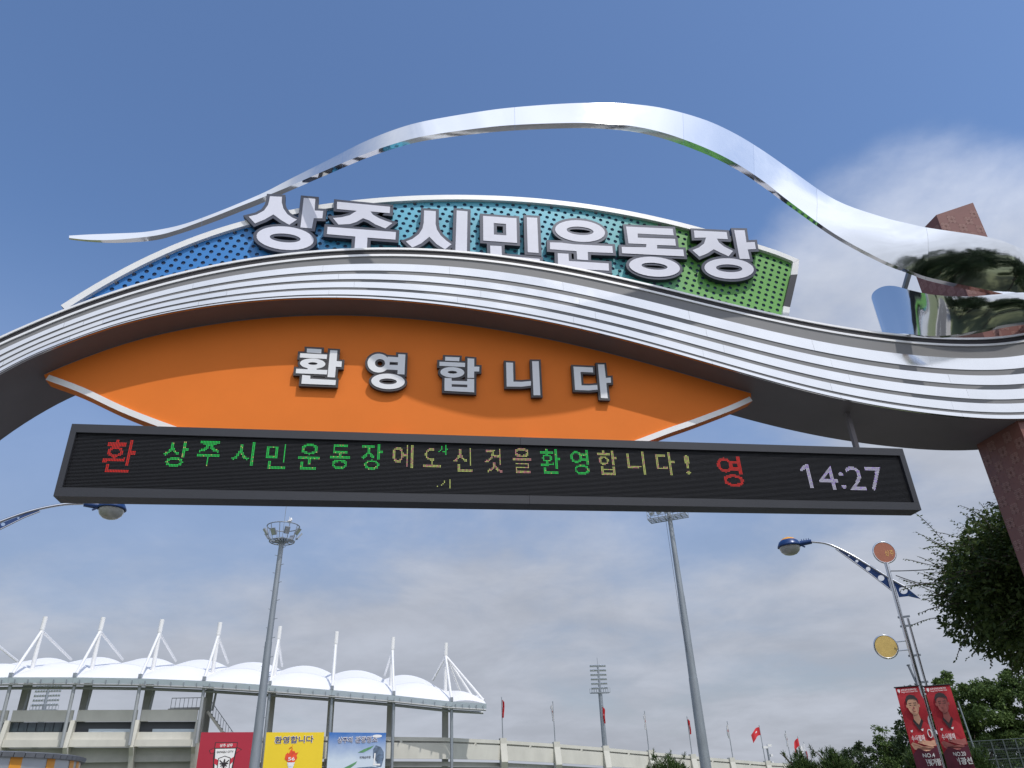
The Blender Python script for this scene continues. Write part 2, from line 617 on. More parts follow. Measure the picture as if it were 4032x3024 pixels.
# lettering outlines in millimetres on the sign planes: strokes, rings (ellipses) and framed boxes
SIGN = [
    ('상',[[(-2139,10581),(-2147,10475),(-2198,10347),(-2303,10250),(-2427,10195),(-2310,10061),(-2165,10160),(-2042,10279),(-1894,10161),(-1767,10083),(-1652,10206),(-1727,10237),(-1818,10306),(-1894,10421),(-1933,10549),(-1943,10673),(-2139,10667)],[(-1583,10044),(-1397,10041),(-1385,10261),(-1245,10271),(-1244,10433),(-1385,10428),(-1393,10685),(-1584,10688)]],[((-1.802,9.8,0.456,0.241,-2.682),(-1.804,9.802,0.245,0.09,-1.929))],[]),
    ('주',[[(-1021,10499),(-688,10491),(-799,10383),(-929,10326),(-1073,10295),(-972,10162),(-788,10191),(-684,10244),(-576,10339),(-473,10300),(-362,10222),(-194,10151),(-80,10279),(-176,10310),(-300,10360),(-412,10429),(-462,10501),(-133,10492),(-131,10636),(-1028,10658)],[(-1147,9943),(-680,9934),(-682,9471),(-477,9472),(-481,9929),(-17,9926),(-13,10089),(-1145,10100)]],[],[]),
    ('시',[[(451,10343),(433,10209),(374,10081),(267,9967),(157,9902),(269,9783),(418,9886),(552,10039),(676,9891),(819,9792),(929,9910),(839,9983),(743,10088),(680,10205),(656,10327),(657,10615),(454,10613)],[(989,9610),(1187,9609),(1213,10666),(1022,10669)]],[],[]),
    ('민',[[(2248,9853),(2440,9852),(2459,10639),(2269,10635)],[(1592,9592),(2448,9584),(2452,9726),(1792,9742),(1793,9945),(1595,9940)]],[],[([(1478,10040),(2069,10039),(2083,10595),(1486,10591)],[(1667,10189),(1884,10191),(1890,10447),(1672,10445)])]),
    ('운',[[(2648,9952),(3123,9950),(3120,9769),(3314,9767),(3326,9948),(3786,9966),(3790,10118),(3084,10098),(2868,10115),(2655,10105)],[(2764,9558),(3671,9570),(3683,9728),(2968,9722),(2973,9879),(2779,9877)]],[((3.228,10.411,0.459,0.247,2.274),(3.227,10.415,0.247,0.094,0.386))],[]),
    ('동',[[(4099,10209),(4435,10220),(4421,10150),(3962,10119),(3953,9975),(5115,10004),(5122,10159),(4626,10138),(4634,10219),(4994,10236),(5001,10390),(4289,10357),(4301,10451),(4986,10472),(4990,10626),(4099,10596)]],[((4.524,9.726,0.471,0.218,1.497),(4.524,9.736,0.239,0.075,-0.22))],[]),
    ('장',[[(5385,10450),(5611,10476),(5547,10330),(5429,10228),(5295,10157),(5408,10021),(5580,10112),(5713,10215),(5840,10143),(5975,10076),(6085,10206),(5923,10298),(5844,10384),(5821,10470),(6034,10476),(6041,10643),(5398,10622)],[(6182,10034),(6383,10047),(6385,10269),(6550,10291),(6561,10457),(6392,10433),(6414,10720),(6203,10706)]],[((5.937,9.798,0.479,0.23,5.479),(5.937,9.803,0.254,0.087,2.994))],[]),
]
WELCOME = [
    ('환',[[(-1288,7707),(-1072,7703),(-1073,7776),(-1292,7778)],[(-1383,7613),(-983,7608),(-981,7686),(-1383,7690)],[(-1418,7337),(-961,7337),(-957,7414),(-1117,7413),(-1119,7440),(-1252,7441),(-1250,7412),(-1418,7415)],[(-948,7293),(-836,7291),(-835,7479),(-752,7478),(-752,7576),(-832,7579),(-831,7766),(-942,7767)],[(-1320,7161),(-820,7160),(-818,7246),(-1198,7252),(-1199,7304),(-1320,7311)]],[((-1.183,7.516,0.188,0.09,-0.154),(-1.181,7.517,0.069,0.023,0.286))],[]),
    ('영',[[(101,7696),(-64,7699),(-45,7607),(101,7606),(100,7554),(-40,7550),(-68,7468),(100,7467),(98,7395),(207,7393),(211,7752),(101,7753)]],[((-0.195,7.576,0.17,0.168,27.721),(-0.174,7.575,0.077,0.075,10.434)),((-0.039,7.261,0.254,0.135,0.358),(-0.039,7.26,0.134,0.051,0.362))],[]),
    ('합',[[(834,7674),(1057,7673),(1062,7746),(836,7744)],[(745,7576),(1147,7574),(1150,7649),(747,7650)],[(1183,7380),(1288,7384),(1292,7501),(1371,7504),(1376,7590),(1294,7589),(1296,7733),(1190,7736)],[(825,7258),(937,7257),(1180,7259),(1288,7259),(1290,7365),(1181,7363),(1178,7321),(937,7317),(935,7363),(827,7362)],[(825,7137),(1286,7129),(1288,7259),(1180,7259),(1180,7212),(937,7212),(937,7257),(825,7258)]],[((0.948,7.469,0.188,0.095,1.363),(0.949,7.47,0.074,0.026,0.862))],[]),
    ('니',[[(1802,7254),(2040,7262),(2189,7289),(2194,7370),(2044,7349),(1912,7346),(1919,7690),(1807,7692)],[(2223,7118),(2332,7123),(2341,7742),(2232,7736)]],[],[]),
    ('다',[[(2903,7243),(3134,7244),(3275,7265),(3277,7350),(3142,7334),(3016,7331),(3020,7579),(3231,7578),(3233,7671),(2911,7671)],[(3315,7115),(3429,7114),(3431,7394),(3512,7402),(3517,7499),(3433,7486),(3433,7738),(3324,7733)]],[],[]),
]

LED = [
    ('환', 'r', -3.76, -3.37, 5.61, 6.09), ('상', 'g', -3.01, -2.70, 5.72, 6.09), ('주', 'g', -2.58, -2.28, 5.73, 6.10),
    ('시', 'g', -2.12, -1.83, 5.75, 6.10), ('민', 'g', -1.66, -1.39, 5.72, 6.10), ('운', 'g', -1.23, -0.94, 5.72, 6.11),
    ('동', 'g', -0.79, -0.51, 5.73, 6.11), ('장', 'g', -0.36, -0.06, 5.73, 6.12), ('에', 'y', 0.08, 0.37, 5.77, 6.12),
    ('오', 'y', 0.51, 0.76, 5.80, 6.10), ('사', 'g', 0.73, 0.86, 5.99, 6.14), ('신', 'y', 0.95, 1.22, 5.74, 6.12),
    ('것', 'p', 1.40, 1.66, 5.74, 6.12), ('을', 'p', 1.82, 2.10, 5.73, 6.12), ('환', 'g', 2.24, 2.54, 5.73, 6.13),
    ('영', 'g', 2.69, 2.97, 5.74, 6.13), ('합', 'y', 3.11, 3.41, 5.73, 6.13), ('니', 'y', 3.57, 3.85, 5.75, 6.12),
    ('다', 'y', 4.02, 4.31, 5.75, 6.12), ('기', 'y', 0.71, 0.90, 5.48, 5.62), ('!', 'y', 4.48, 4.55, 5.78, 6.09),
    ('영', 'r', 5.00, 5.40, 5.60, 6.09), ('1', 'w', 6.35, 6.56, 5.59, 5.98), ('4', 'w', 6.63, 6.94, 5.58, 5.97),
    (':', 'w', 7.00, 7.07, 5.59, 5.87), ('2', 'w', 7.13, 7.41, 5.58, 5.97), ('7', 'w', 7.46, 7.74, 5.58, 5.98),
]

# ================================================================== GROUND
g = MB().add([(-1500, -1500, 0), (1500, -1500, 0), (1500, 1500, 0), (-1500, 1500, 0)], [(0, 1, 2, 3)])
tag(g.build('ground', 'soil'), kind='structure')
g = MB().add([(-9.6, -40, .004), (13, -40, .004), (13, 92, .004), (-9.6, 92, .004)], [(0, 1, 2, 3)])
tag(g.build('pavement', 'paving'), kind='structure')
g = MB().add([(-6.2, -60, .008), (9.2, -60, .008), (9.2, 60, .008), (-6.2, 60, .008)], [(0, 1, 2, 3)])
tag(g.build('road', 'asphalt'), kind='structure')
for x in (-6.2, 9.2):
    k = MB()
    k.box((x, 0, 0.07), (0.18, 120, 0.14))
    tag(k.build('kerb', 'kerbstone'), kind='structure')
mk = MB()
for y in range(-58, 58, 8):
    mk.add([(1.42, y, .012), (1.58, y, .012), (1.58, y + 4, .012), (1.42, y + 4, .012)], [(0, 1, 2, 3)])
for x in (-5.9, 8.8):
    mk.add([(x, -60, .012), (x + .12, -60, .012), (x + .12, 60, .012), (x, 60, .012)], [(0, 1, 2, 3)])
tag(mk.build('road_marking', 'roadpaint'), kind='structure')

# ================================================================== GATE BEAM
# stations: x_top, z_top, x_bottom, z_bottom of the front face (metres); the left end bends down into a leg
TOPZ = [7.43, 7.804, 8.134, 8.421, 8.668, 8.878, 9.056, 9.204, 9.324, 9.419, 9.49, 9.537, 9.562, 9.565, 9.547, 9.508, 9.45, 9.376, 9.287,
        9.188, 9.082, 8.972, 8.863, 8.759, 8.663, 8.578, 8.507, 8.45, 8.409, 8.386, 8.38, 8.396, 8.439, 8.52]
BOTZ = [6.666, 7.131, 7.463, 7.74, 7.953, 8.117, 8.248, 8.349, 8.423, 8.469, 8.492, 8.492, 8.473, 8.437, 8.384, 8.316, 8.234, 8.137, 8.026,
        7.903, 7.77, 7.631, 7.491, 7.354, 7.226, 7.113, 7.017, 6.94, 6.88, 6.836, 6.807, 6.80, 6.819, 6.87]
stn = [(-8.35, 0.0, -7.45, 0.0), (-8.28, 1.8, -7.40, 1.7), (-8.05, 3.4, -7.22, 3.2), (-7.6, 4.8, -6.9, 4.35), (-6.95, 5.95, -6.45, 5.35), (-6.2, 6.83, -5.95, 6.1)]
stn += [(-5.5 + .5 * i, TOPZ[i], -5.5 + .5 * i, BOTZ[i]) for i in range(len(TOPZ))]
stn += [(11.7, 8.68, 11.7, 7.0), (12.4, 8.88, 12.4, 7.2), (13.1, 9.12, 13.1, 7.46)]
STN = catmull(stn, 4)
YF, YB = 10.0, 11.3
BASEY = 10.0085
CAPM = 0.175


def beam_pt(s, m, f):
    """point on the front face: m metres below the top edge, then fraction f of the rest"""
    t, b = np.array([s[0], s[1]]), np.array([s[2], s[3]])
    d = (b - t) / np.linalg.norm(b - t)
    L = np.linalg.norm(b - t)
    return t + d * (m + (L - CAPM) * f)


gate = empty('entrance_gate', (2.5, 10.65, 0), 'wave shaped silver gate beam with grooved metal fascia spanning the road', 'gate')
# painted core face, soffit, top and back
core = MB()
P0 = [beam_pt(s, CAPM, 0) for s in STN]
P1 = [np.array([s[2], s[3]]) for s in STN]
n = len(STN)


def strip(mb, A, ya, B, yb, mi=0, smooth=True):
    """quad strip between polyline A (x,z) at depth ya and polyline B at depth yb"""
    k = len(A)
    mb.add([(p[0], ya, p[1]) for p in A] + [(p[0], yb, p[1]) for p in B], [(i, i + 1, i + 1 + k, i + k) for i in range(k - 1)], mi, smooth)


TOP = [np.array([s[0], s[1]]) for s in STN]
strip(core, P1, BASEY, P0, BASEY)
core.build('fascia_backing', 'greyface', gate)
mb = MB()
strip(mb, [p + np.array([0, .002]) for p in P1], YB - .002, [p + np.array([0, .002]) for p in P1], BASEY - .03)
mb.build('soffit', 'soffit', gate)
mb = MB()
strip(mb, TOP, YB, P1, YB)
mb.build('rear_fascia', 'greyface', gate)
mb = MB()
strip(mb, [p - np.array([0, .06]) for p in TOP], 10.09, [p - np.array([0, .06]) for p in TOP], YB)
mb.build('top_sheet', 'greyface', gate)
mb = MB()
Pe0, Pe1 = TOP[-1], P1[-1]
mb.add([(Pe0[0], BASEY, Pe0[1]), (Pe0[0], YB, Pe0[1]), (Pe1[0], YB, Pe1[1]), (Pe1[0], BASEY, Pe1[1])], [(0, 1, 2, 3)])
mb.build('end_sheet', 'greyface', gate)
# cap: bright strip, black gap, bright strip
for nm, m0, m1, yy, mt in (('cap_strip', 0.0, 0.038, 9.995, 'cap'), ('cap_strip', 0.135, 0.175, 9.99, 'cap')):
    mb = MB()
    A = [beam_pt(s, m0, 0) for s in STN]
    B = [beam_pt(s, m1, 0) for s in STN]
    strip(mb, B, yy, A, yy)
    strip(mb, B, yy + .03, B, yy)
    strip(mb, A, yy, A, yy + .1)
    mb.build(nm, mt, gate)
mb = MB()
strip(mb, [beam_pt(s, .17, 0) for s in STN], 10.016, [beam_pt(s, .03, 0) for s in STN], 10.016)
mb.build('shadow_gap', 'slot', gate)
# metal bands in panel lengths, each a separate sheet with a small joint
FR = [(0.172, 0.335), (0.412, 0.542), (0.606, 0.737), (0.793, 0.908), (0.944, 1.0)]
seams = [0, 14, 24, 33, 46, 61, 77, 92, 109, 126, 143, n - 1]
for bi, (f0, f1) in enumerate(FR):
    for a, b in zip(seams[:-1], seams[1:]):
        if bi == 4:
            sh = 0
        else:
            sh = (bi * 2) % 5 - 2
        a2, b2 = max(0, a + (sh if a else 0)), min(n - 1, b + (sh if b < n - 1 else 0))
        seg = STN[a2:b2 + 1].copy()
        gap = 0.0025
        dx = seg[-1] - seg[-2]
        seg[-1] = seg[-1] - dx / max(1e-6, np.linalg.norm(dx[:2])) * gap
        A = [beam_pt(s, CAPM, f0) for s in seg]
        B = [beam_pt(s, CAPM, f1) for s in seg]
        t0, t1 = rng.normal(0, .0022, 2)
        ya, yb = 10.002 + t0 * .6, 9.999 + t1 * .6
        if bi == 4:
            ya, yb = 10.0, 9.997
        mb = MB()
        strip(mb, B, yb, A, ya)
        strip(mb, [p for p in B], BASEY + .01, B, yb)
        strip(mb, A, ya, A, BASEY + .01)
        mb.add([(A[-1][0], ya, A[-1][1]), (B[-1][0], yb, B[-1][1]), (B[-1][0], BASEY, B[-1][1]), (A[-1][0], BASEY, A[-1][1])], [(0, 1, 2, 3)])
        mb.build('metal_band', 'band', gate)

# ================================================================== TILED PILLAR
pil = empty('gate_pillar', (10.91, 10.6, 0), 'brown tiled pillar with slanted top rising through the gate beam', 'pillar')
px0, px1, py0, py1 = 10.44, 11.40, 10.06, 11.06
mb = MB()


def ptop(x):
    return 11.30 + (x - px0) * 0.43


mb.add([(px0, py0, 0), (px1, py0, 0), (px1, py0, ptop(px1)), (px0, py0, ptop(px0)), (px0, py1, 0), (px1, py1, 0), (px1, py1, ptop(px1)), (px0, py1, ptop(px0))],
       [(0, 1, 2, 3), (1, 5, 6, 2), (5, 4, 7, 6), (4, 0, 3, 7), (3, 2, 6, 7)])
mb.build('shaft', 'tile', pil)


def fret(mb, o, r_, u_, nrm, s):
    """one square fret ornament, raised 3 mm"""
    o, r_, u_, nrm = Vector(o), Vector(r_), Vector(u_), Vector(nrm)
    w = s * 0.085

    def bar(x0, z0, x1, z1):
        p = [o + r_ * x0 + u_ * z0, o + r_ * x1 + u_ * z0, o + r_ * x1 + u_ * z1, o + r_ * x0 + u_ * z1]
        mb.add([q + nrm * .0016 for q in p], [(0, 1, 2, 3)])
    for qx in (0, 1):
        for qz in (0, 1):
            x0, z0, h = qx * s * .53, qz * s * .53, s * .44
            bar(x0, z0, x0 + h, z0 + w)
            bar(x0, z0 + h - w, x0 + h, z0 + h)
            if (qx + qz) % 2:
                bar(x0, z0, x0 + w, z0 + h)
                bar(x0 + h - w, z0, x0 + h, z0 + h * .6)
            else:
                bar(x0 + h - w, z0, x0 + h, z0 + h)
                bar(x0, z0, x0 + w, z0 + h * .6)
            bar(x0 + h * .3, z0 + h * .42, x0 + h * .75, z0 + h * .42 + w)


s = 0.17
for i in range(5):
    for j in range(64):
        zz = 0.3 + j * 0.19
        if (i + j) % 2 == 0:
            x = px0 + 0.03 + i * 0.19
            if zz + s < ptop(x) - .02 and not (6.6 < zz < 8.3) and zz > 1.2:
                mb = MB()
                fret(mb, (x, py0, zz), (1, 0, 0), (0, 0, 1), (0, -1, 0), s)
                mb.build('fret_ornament', 'fret', pil)
            y = py0 + 0.04 + i * 0.19
            if zz + s < 11.25 and not (6.6 < zz < 8.3) and zz > 1.2:
                mb = MB()
                fret(mb, (px0, y + s, zz), (0, -1, 0), (0, 0, 1), (-1, 0, 0), s)
                mb.build('fret_ornament', 'fret', pil)

# ================================================================== POLISHED RIBBON
# y, xL, zL, xU, zU, xD, yD, yU : front lower edge, front upper edge, rear lower edge; the face tips forward near the pillar
RB = [(11.1, -5.435, 10.149, -5.445, 10.197, -5.449, 11.144, 11.1), (11.089, -5.125, 10.127, -5.148, 10.239, -5.141, 11.142, 11.089),
      (11.07, -4.743, 10.145, -4.769, 10.278, -4.766, 11.154, 11.07), (11.031, -4.284, 10.207, -4.303, 10.317, -4.313, 11.151, 11.031),
      (10.988, -3.973, 10.262, -3.992, 10.373, -4.002, 11.116, 10.988), (10.935, -3.714, 10.337, -3.729, 10.427, -3.74, 11.058, 10.935),
      (10.862, -3.452, 10.424, -3.463, 10.497, -3.478, 10.996, 10.862), (10.728, -3.052, 10.55, -3.062, 10.62, -3.077, 10.873, 10.728),
      (10.604, -2.656, 10.695, -2.665, 10.77, -2.678, 10.754, 10.604), (10.477, -2.259, 10.834, -2.27, 10.931, -2.276, 10.62, 10.477),
      (10.302, -1.9, 10.906, -1.915, 11.056, -1.911, 10.422, 10.302), (10.083, -1.565, 10.931, -1.58, 11.109, -1.573, 10.201, 10.083),
      (9.774, -1.14, 10.929, -1.153, 11.14, -1.146, 9.894, 9.774), (9.39, -0.607, 10.912, -0.623, 11.186, -0.608, 9.498, 9.39),
      (9.058, -0.094, 10.887, -0.105, 11.2, -0.092, 9.162, 9.058), (8.799, 0.405, 10.858, 0.401, 11.205, 0.411, 8.9, 8.814),
      (8.514, 1.293, 10.848, 1.302, 11.251, 1.307, 8.625, 8.544), (8.39, 1.888, 10.861, 1.909, 11.312, 1.907, 8.503, 8.435),
      (8.291, 2.644, 10.888, 2.684, 11.394, 2.668, 8.398, 8.346), (8.27, 3.165, 10.918, 3.219, 11.459, 3.194, 8.376, 8.33),
      (8.291, 3.709, 10.945, 3.778, 11.53, 3.744, 8.405, 8.351), (8.366, 4.28, 10.93, 4.374, 11.578, 4.325, 8.493, 8.421),
      (8.536, 4.999, 10.87, 5.125, 11.59, 5.051, 8.667, 8.581), (8.725, 5.605, 10.775, 5.743, 11.514, 5.663, 8.857, 8.755),
      (8.91, 6.145, 10.606, 6.302, 11.352, 6.21, 9.048, 8.925), (9.078, 6.644, 10.36, 6.822, 11.131, 6.703, 9.194, 9.078),
      (9.309, 7.501, 9.925, 7.696, 10.71, 7.56, 9.411, 9.289), (9.424, 8.337, 9.54, 8.525, 10.416, 8.397, 9.518, 9.304),
      (9.451, 8.839, 9.36, 8.983, 10.256, 8.897, 9.538, 9.251), (9.46, 9.132, 9.26, 9.249, 10.153, 9.163, 9.545, 9.2),
      (9.476, 9.621, 9.18, 9.676, 10.051, 9.654, 9.57, 9.136), (9.511, 10.143, 9.13, 10.147, 9.987, 10.178, 9.6, 9.111),
      (9.567, 10.613, 9.095, 10.585, 9.924, 10.65, 9.65, 9.127), (9.66, 11.131, 9.069, 11.052, 9.823, 11.17, 9.75, 9.2)]
# the turn round the pillar: y, x, z of the lower edge, then x, y, z of the upper edge, then its second pass in front
WR = [(9.9, 12.05, 9.03, 11.75, 9.42, 9.87), (10.4, 12.5, 8.98, 12.75, 10.1, 9.85), (11.0, 12.45, 8.95, 12.74, 11.077, 9.905),
      (11.55, 11.8, 8.95, 11.945, 11.688, 9.89), (11.75, 11.0, 8.95, 11.02, 11.848, 9.905), (11.6, 10.1, 8.92, 10.074, 11.643, 9.893),
      (11.2, 9.4, 8.85, 9.4, 11.2, 9.85), (10.7, 9.0, 8.72, 9.0, 10.7, 9.74), (10.25, 8.85, 8.56, 8.85, 10.25, 9.58),
      (9.9, 8.82, 8.34, 8.82, 9.9, 9.36), (9.66, 8.92, 8.16, 8.828, 9.56, 9.022), (9.5, 9.2, 8.09, 8.958, 9.25, 8.718),
      (9.45, 9.8, 8.2, 9.489, 9.15, 8.654), (9.46, 10.4, 8.36, 10.048, 9.14, 8.73), (9.52, 11.1, 8.5, 10.727, 9.2, 8.858),
      (9.75, 11.8, 8.62, 11.437, 9.45, 8.986), (10.2, 12.25, 8.72, 11.95, 9.95, 9.092)]
st = []
for y, xl, zl, xu, zu, xd, yd, yu in RB:
    st.append((xl, y, zl, xu, yu, zu, xd, yd, zl, xu + (xd - xl), yu + (yd - y), zu))
cxp, cyp = 10.75, 10.55
for k, (y, x, z0, xu, yu, z1) in enumerate(WR):
    d = Vector((cxp - x, cyp - y, 0)).normalized() * .1
    st.append((x, y, z0, xu, yu, z1, x + d.x, y + d.y, z0, xu + d.x, yu + d.y, z1))
# every row: lower outer, upper outer, lower inner, upper inner
RS = catmull(st, 5)
ribbon = empty('steel_ribbon', (10.75, 10.55, 8.4), 'polished mirror steel ribbon arching over the gate sign and winding round the pillar', 'sculpture')
nR = len(RS)
cuts = [0, 32, 62, 84, 107, 118, 128, 145, 190, nR - 1]
for a, b in zip(cuts[:-1], cuts[1:]):
    seg = RS[a:b + 1].copy()
    d = seg[-1] - seg[-2]
    seg[-1] -= d / np.linalg.norm(d[:3]) * .003
    lo, uo, li, ui = seg[:, 0:3], seg[:, 3:6], seg[:, 6:9], seg[:, 9:12]
    mb = MB()
    k = len(seg)
    rows = 5
    # outer face with a few rows so it can bend
    bul = np.clip((lo[:, 0] - 6.0) / 4, 0, 1)[:, None] * .07
    G = [lo + (uo - lo) * (r / (rows - 1)) + np.array([0, -1.0, 0]) * bul * (1 - (2 * r / (rows - 1) - 1) ** 2) * (lo[:, 1:2] < 10.0) for r in range(rows)]
    vs = [tuple(p) for row in G for p in row]
    mb.add(vs, [(r * k + i, r * k + i + 1, (r + 1) * k + i + 1, (r + 1) * k + i) for r in range(rows - 1) for i in range(k - 1)], 0, True)
    for A, B in ((li, lo), (uo, ui), (ui, li)):
        mb.add([tuple(p) for p in A] + [tuple(p) for p in B], [(i, i + 1, i + 1 + k, i + k) for i in range(k - 1)], 0, True)
    for e in (0, -1):
        q = [tuple(lo[e]), tuple(uo[e]), tuple(ui[e]), tuple(li[e])]
        mb.add(q, [(0, 1, 2, 3) if e == -1 else (3, 2, 1, 0)])
    mb.build('ribbon_panel', 'chrome', ribbon)
for a, b in (((8.98, 9.98, 9.18), (8.93, 9.58, 9.42)), ((10.9, 9.6, 9.1), (10.9, 10.08, 9.1)), ((10.9, 9.65, 9.5), (10.9, 10.08, 9.5))):
    mb = MB()
    mb.beam(a, b, .07, .07)
    mb.build('bracket', 'galvdark', ribbon)

# ================================================================== PERFORATED NAME SIGN
SGN = empty('name_sign', (1.3, 10.55, 8.9), 'blue to green perforated sign panel with big white name lettering on top of the gate', 'sign')
ST = [(-4.9, 8.30), (-4.5, 8.724), (-4.0, 9.186), (-3.5, 9.57), (-3.0, 9.889), (-2.5, 10.154), (-2.0, 10.375), (-1.5, 10.558), (-1.0, 10.71), (-.5, 10.836),
      (0, 10.938), (.5, 11.019), (1, 11.081), (1.5, 11.123), (2, 11.148), (2.5, 11.153), (3, 11.14), (3.5, 11.107), (4, 11.053), (4.5, 10.98),
      (5, 10.887), (5.5, 10.775), (6, 10.646), (6.5, 10.502), (7, 10.347), (7.417, 10.165)]
STC = catmull(ST, 3)
BOT_X = np.array([-5.5 + .5 * i for i in range(len(TOPZ))])


def beam_top(x):
    return float(np.interp(x, BOT_X, TOPZ))


outer = [(x, z) for x, z in STC]
inner = []
for i in range(len(STC)):
    a, b = STC[max(0, i - 1)], STC[min(len(STC) - 1, i + 1)]
    t = (b - a) / np.linalg.norm(b - a)
    p = STC[i] + np.array([t[1], -t[0]]) * .105
    inner.append((p[0], p[1]))
inner[-1] = (7.27, 10.085)
# white rim along the top, then the right end
mb = MB()
k = len(outer)
YR0, YR1 = 10.335, 10.78
strip(mb, inner, YR0, outer, YR0)
strip(mb, outer, YR0, outer, YR1)
strip(mb, inner, YR1, inner, YR0)
mb.build('rim', 'rimwhite', SGN)
mb = MB()
# right end: upper white, dark sheet, lower white
er = [(7.417, 10.165, 7.27, 10.085), (7.30, 9.82, 7.163, 9.80), (6.98, 9.07, 6.86, 9.09), (6.86, 8.72, 6.74, 8.74)]
for q, mt in ((0, 'rimwhite'), (1, 'ledframe'), (2, 'rimwhite')):
    a, b = er[q], er[q + 1]
    mb = MB()
    vs = [(b[2], YR0 + .002, b[3]), (b[0], YR0 + .002, b[1]), (a[0], YR0 + .002, a[1]), (a[2], YR0 + .002, a[3])]
    vs += [(x, YR1, z) for x, _, z in vs]
    mb.add(vs, [(0, 1, 2, 3), (1, 5, 6, 2), (0, 3, 7, 4)])
    mb.build('end_trim', mt, SGN)
# sheet outline and lattice of round holes
low = [(x, beam_top(x) - .25) for x in np.linspace(6.75, -4.85, 40)]
sheet = [(x, z + .03) for x, z in inner[:-1]] + [(7.29, 10.07)] + low
sheet_in = [(x, z - .01) for x, z in inner] + [(x, z + .2) for x, z in low]


def inside(poly, x, z):
    c = False
    j = len(poly) - 1
    for i in range(len(poly)):
        xi, zi = poly[i]
        xj, zj = poly[j]
        if (zi > z) != (zj > z) and x < (xj - xi) * (z - zi) / (zj - zi) + xi:
            c = not c
        j = i
    return c


def seg_dist(poly, x, z):
    P = np.array(poly)
    A, B = P, np.roll(P, -1, 0)
    d = B - A
    t = np.clip(((x - A[:, 0]) * d[:, 0] + (z - A[:, 1]) * d[:, 1]) / np.maximum(1e-9, (d ** 2).sum(1)), 0, 1)
    q = A + d * t[:, None]
    return float(np.sqrt(((q - [x, z]) ** 2).sum(1)).min())


cu = bpy.data.curves.new('sheet', 'CURVE')
cu.dimensions = '2D'
cu.fill_mode = 'BOTH'
cu.extrude = 0.003


def add_loop(pts):
    sp = cu.splines.new('POLY')
    sp.points.add(len(pts) - 1)
    for q, (x, z) in zip(sp.points, pts):
        q.co = (x, z, 0, 1)
    sp.use_cyclic_u = True


add_loop(sheet)
HR = 0.0345
holes = 0
for i in range(-90, 120):
    for j in range(-60, 60):
        x = 1.46 + i * .123 + j * .0475
        z = 9.9 - i * .0445 + j * .1145
        if -4.9 < x < 7.3 and inside(sheet, x, z) and seg_dist(sheet, x, z) > HR + .012:
            if z < beam_top(x) - .1:
                continue
            add_loop([(x + HR * math.cos(a), z + HR * math.sin(a)) for a in [2 * math.pi * q / 12 for q in range(12)]])
            holes += 1
tmp = bpy.data.objects.new('sheet', cu)
COL.objects.link(tmp)
bpy.context.view_layer.update()
me = bpy.data.meshes.new_from_object(tmp.evaluated_get(bpy.context.evaluated_depsgraph_get()))
bpy.data.objects.remove(tmp)
co = np.empty(len(me.vertices) * 3)
me.vertices.foreach_get('co', co)
co = co.reshape(-1, 3)
co = np.stack([co[:, 0], 10.40 - co[:, 2], co[:, 1]], 1)
me.vertices.foreach_set('co', co.ravel())
me.materials.clear()
me.materials.append(M['signsheet'])
for p in me.polygons:
    p.use_smooth = False
    p.material_index = 0
me.update()
o = link('perforated_sheet', me, SGN)
mb = MB()
mb.prism(sheet_in[::-1], 10.424, 10.47)
mb.build('backing_sheet', 'holeback', SGN)
mb = MB()
mb.prism([(x, z - .02) for x, z in sheet_in][::-1], 10.72, 10.76)
mb.build('rear_sheet', 'greyface', SGN)


# the narrow slotted syllable gets its dark body from plain bars
BODY = {'동': [[(4104,10423),(4986,10472),(4990,10626),(4099,10596)],[(4099,10209),(4275,10219),(4322,10602),(4099,10596)],[(4098,10203),(4994,10236),(5001,10390),(4099,10340)],[(4419,10131),(4624,10122),(4639,10232),(4433,10242)],[(3953,9975),(5115,10004),(5122,10159),(3962,10119)]]}


def letters(data, root, yf, thick, rim, mf, mr, ms, sname):
    """every syllable: a dark rimmed box letter with a white face sheet"""
    for ch, polys, els, boxes in data:
        P = [[(x / 1000, z / 1000) for x, z in p] for p in polys]
        body, face = MB(), MB()
        lay = 0
        for p in BODY.get(ch, []) if yf < 10.3 else []:
            body.prism(offset_poly([(x / 1000, z / 1000) for x, z in p], rim), yf + lay * .0012, yf + thick + lay * .0012, 0, 1)
            lay += 1
        for p in P:
            if lay == 0 or ch not in BODY:
                body.prism(offset_poly(p, rim), yf + lay * .0012, yf + thick + lay * .0012, 0, 1)
            face.prism(p, yf - .006 + lay * .0003, yf - .0005)
            lay += 1
        for eo, ei in els:
            body.ring(ellipse(eo, rim), ellipse(ei, -min(rim, ei[3] * .66)), yf + lay * .0012, yf + thick + lay * .0012, 0, 1, True)
            face.ring(ellipse(eo), ellipse(ei), yf - .006 + lay * .0003, yf - .0005)
            lay += 1
        for po, pi in boxes:
            po, pi = [[(x / 1000, z / 1000) for x, z in q] for q in (po, pi)]
            # same start corner for both loops
            body.ring(offset_poly(po, rim), offset_poly(pi, -rim), yf + lay * .0012, yf + thick + lay * .0012, 0, 1)
            face.ring(po, pi, yf - .006 + lay * .0003, yf - .0005)
            lay += 1
        b = body.build(sname, [mr, ms], root)
        face.build('letter_face', mf, b)


letters(SIGN, SGN, 10.28, .088, .055, 'letterface', 'letterrim', 'letterside', 'letter')
# pegs that hold the letters off the sheet
for (x, z) in ((5.35, 9.72), (4.5, 9.62), (5.9, 9.56), (3.9, 9.66), (2.9, 10.1), (-2.3, 9.75), (-1.0, 9.9)):
    mb = MB()
    mb.tube([(x, 10.36, z), (x, 10.40, z)], .012, 8)
    mb.build('peg', 'letterside', SGN)

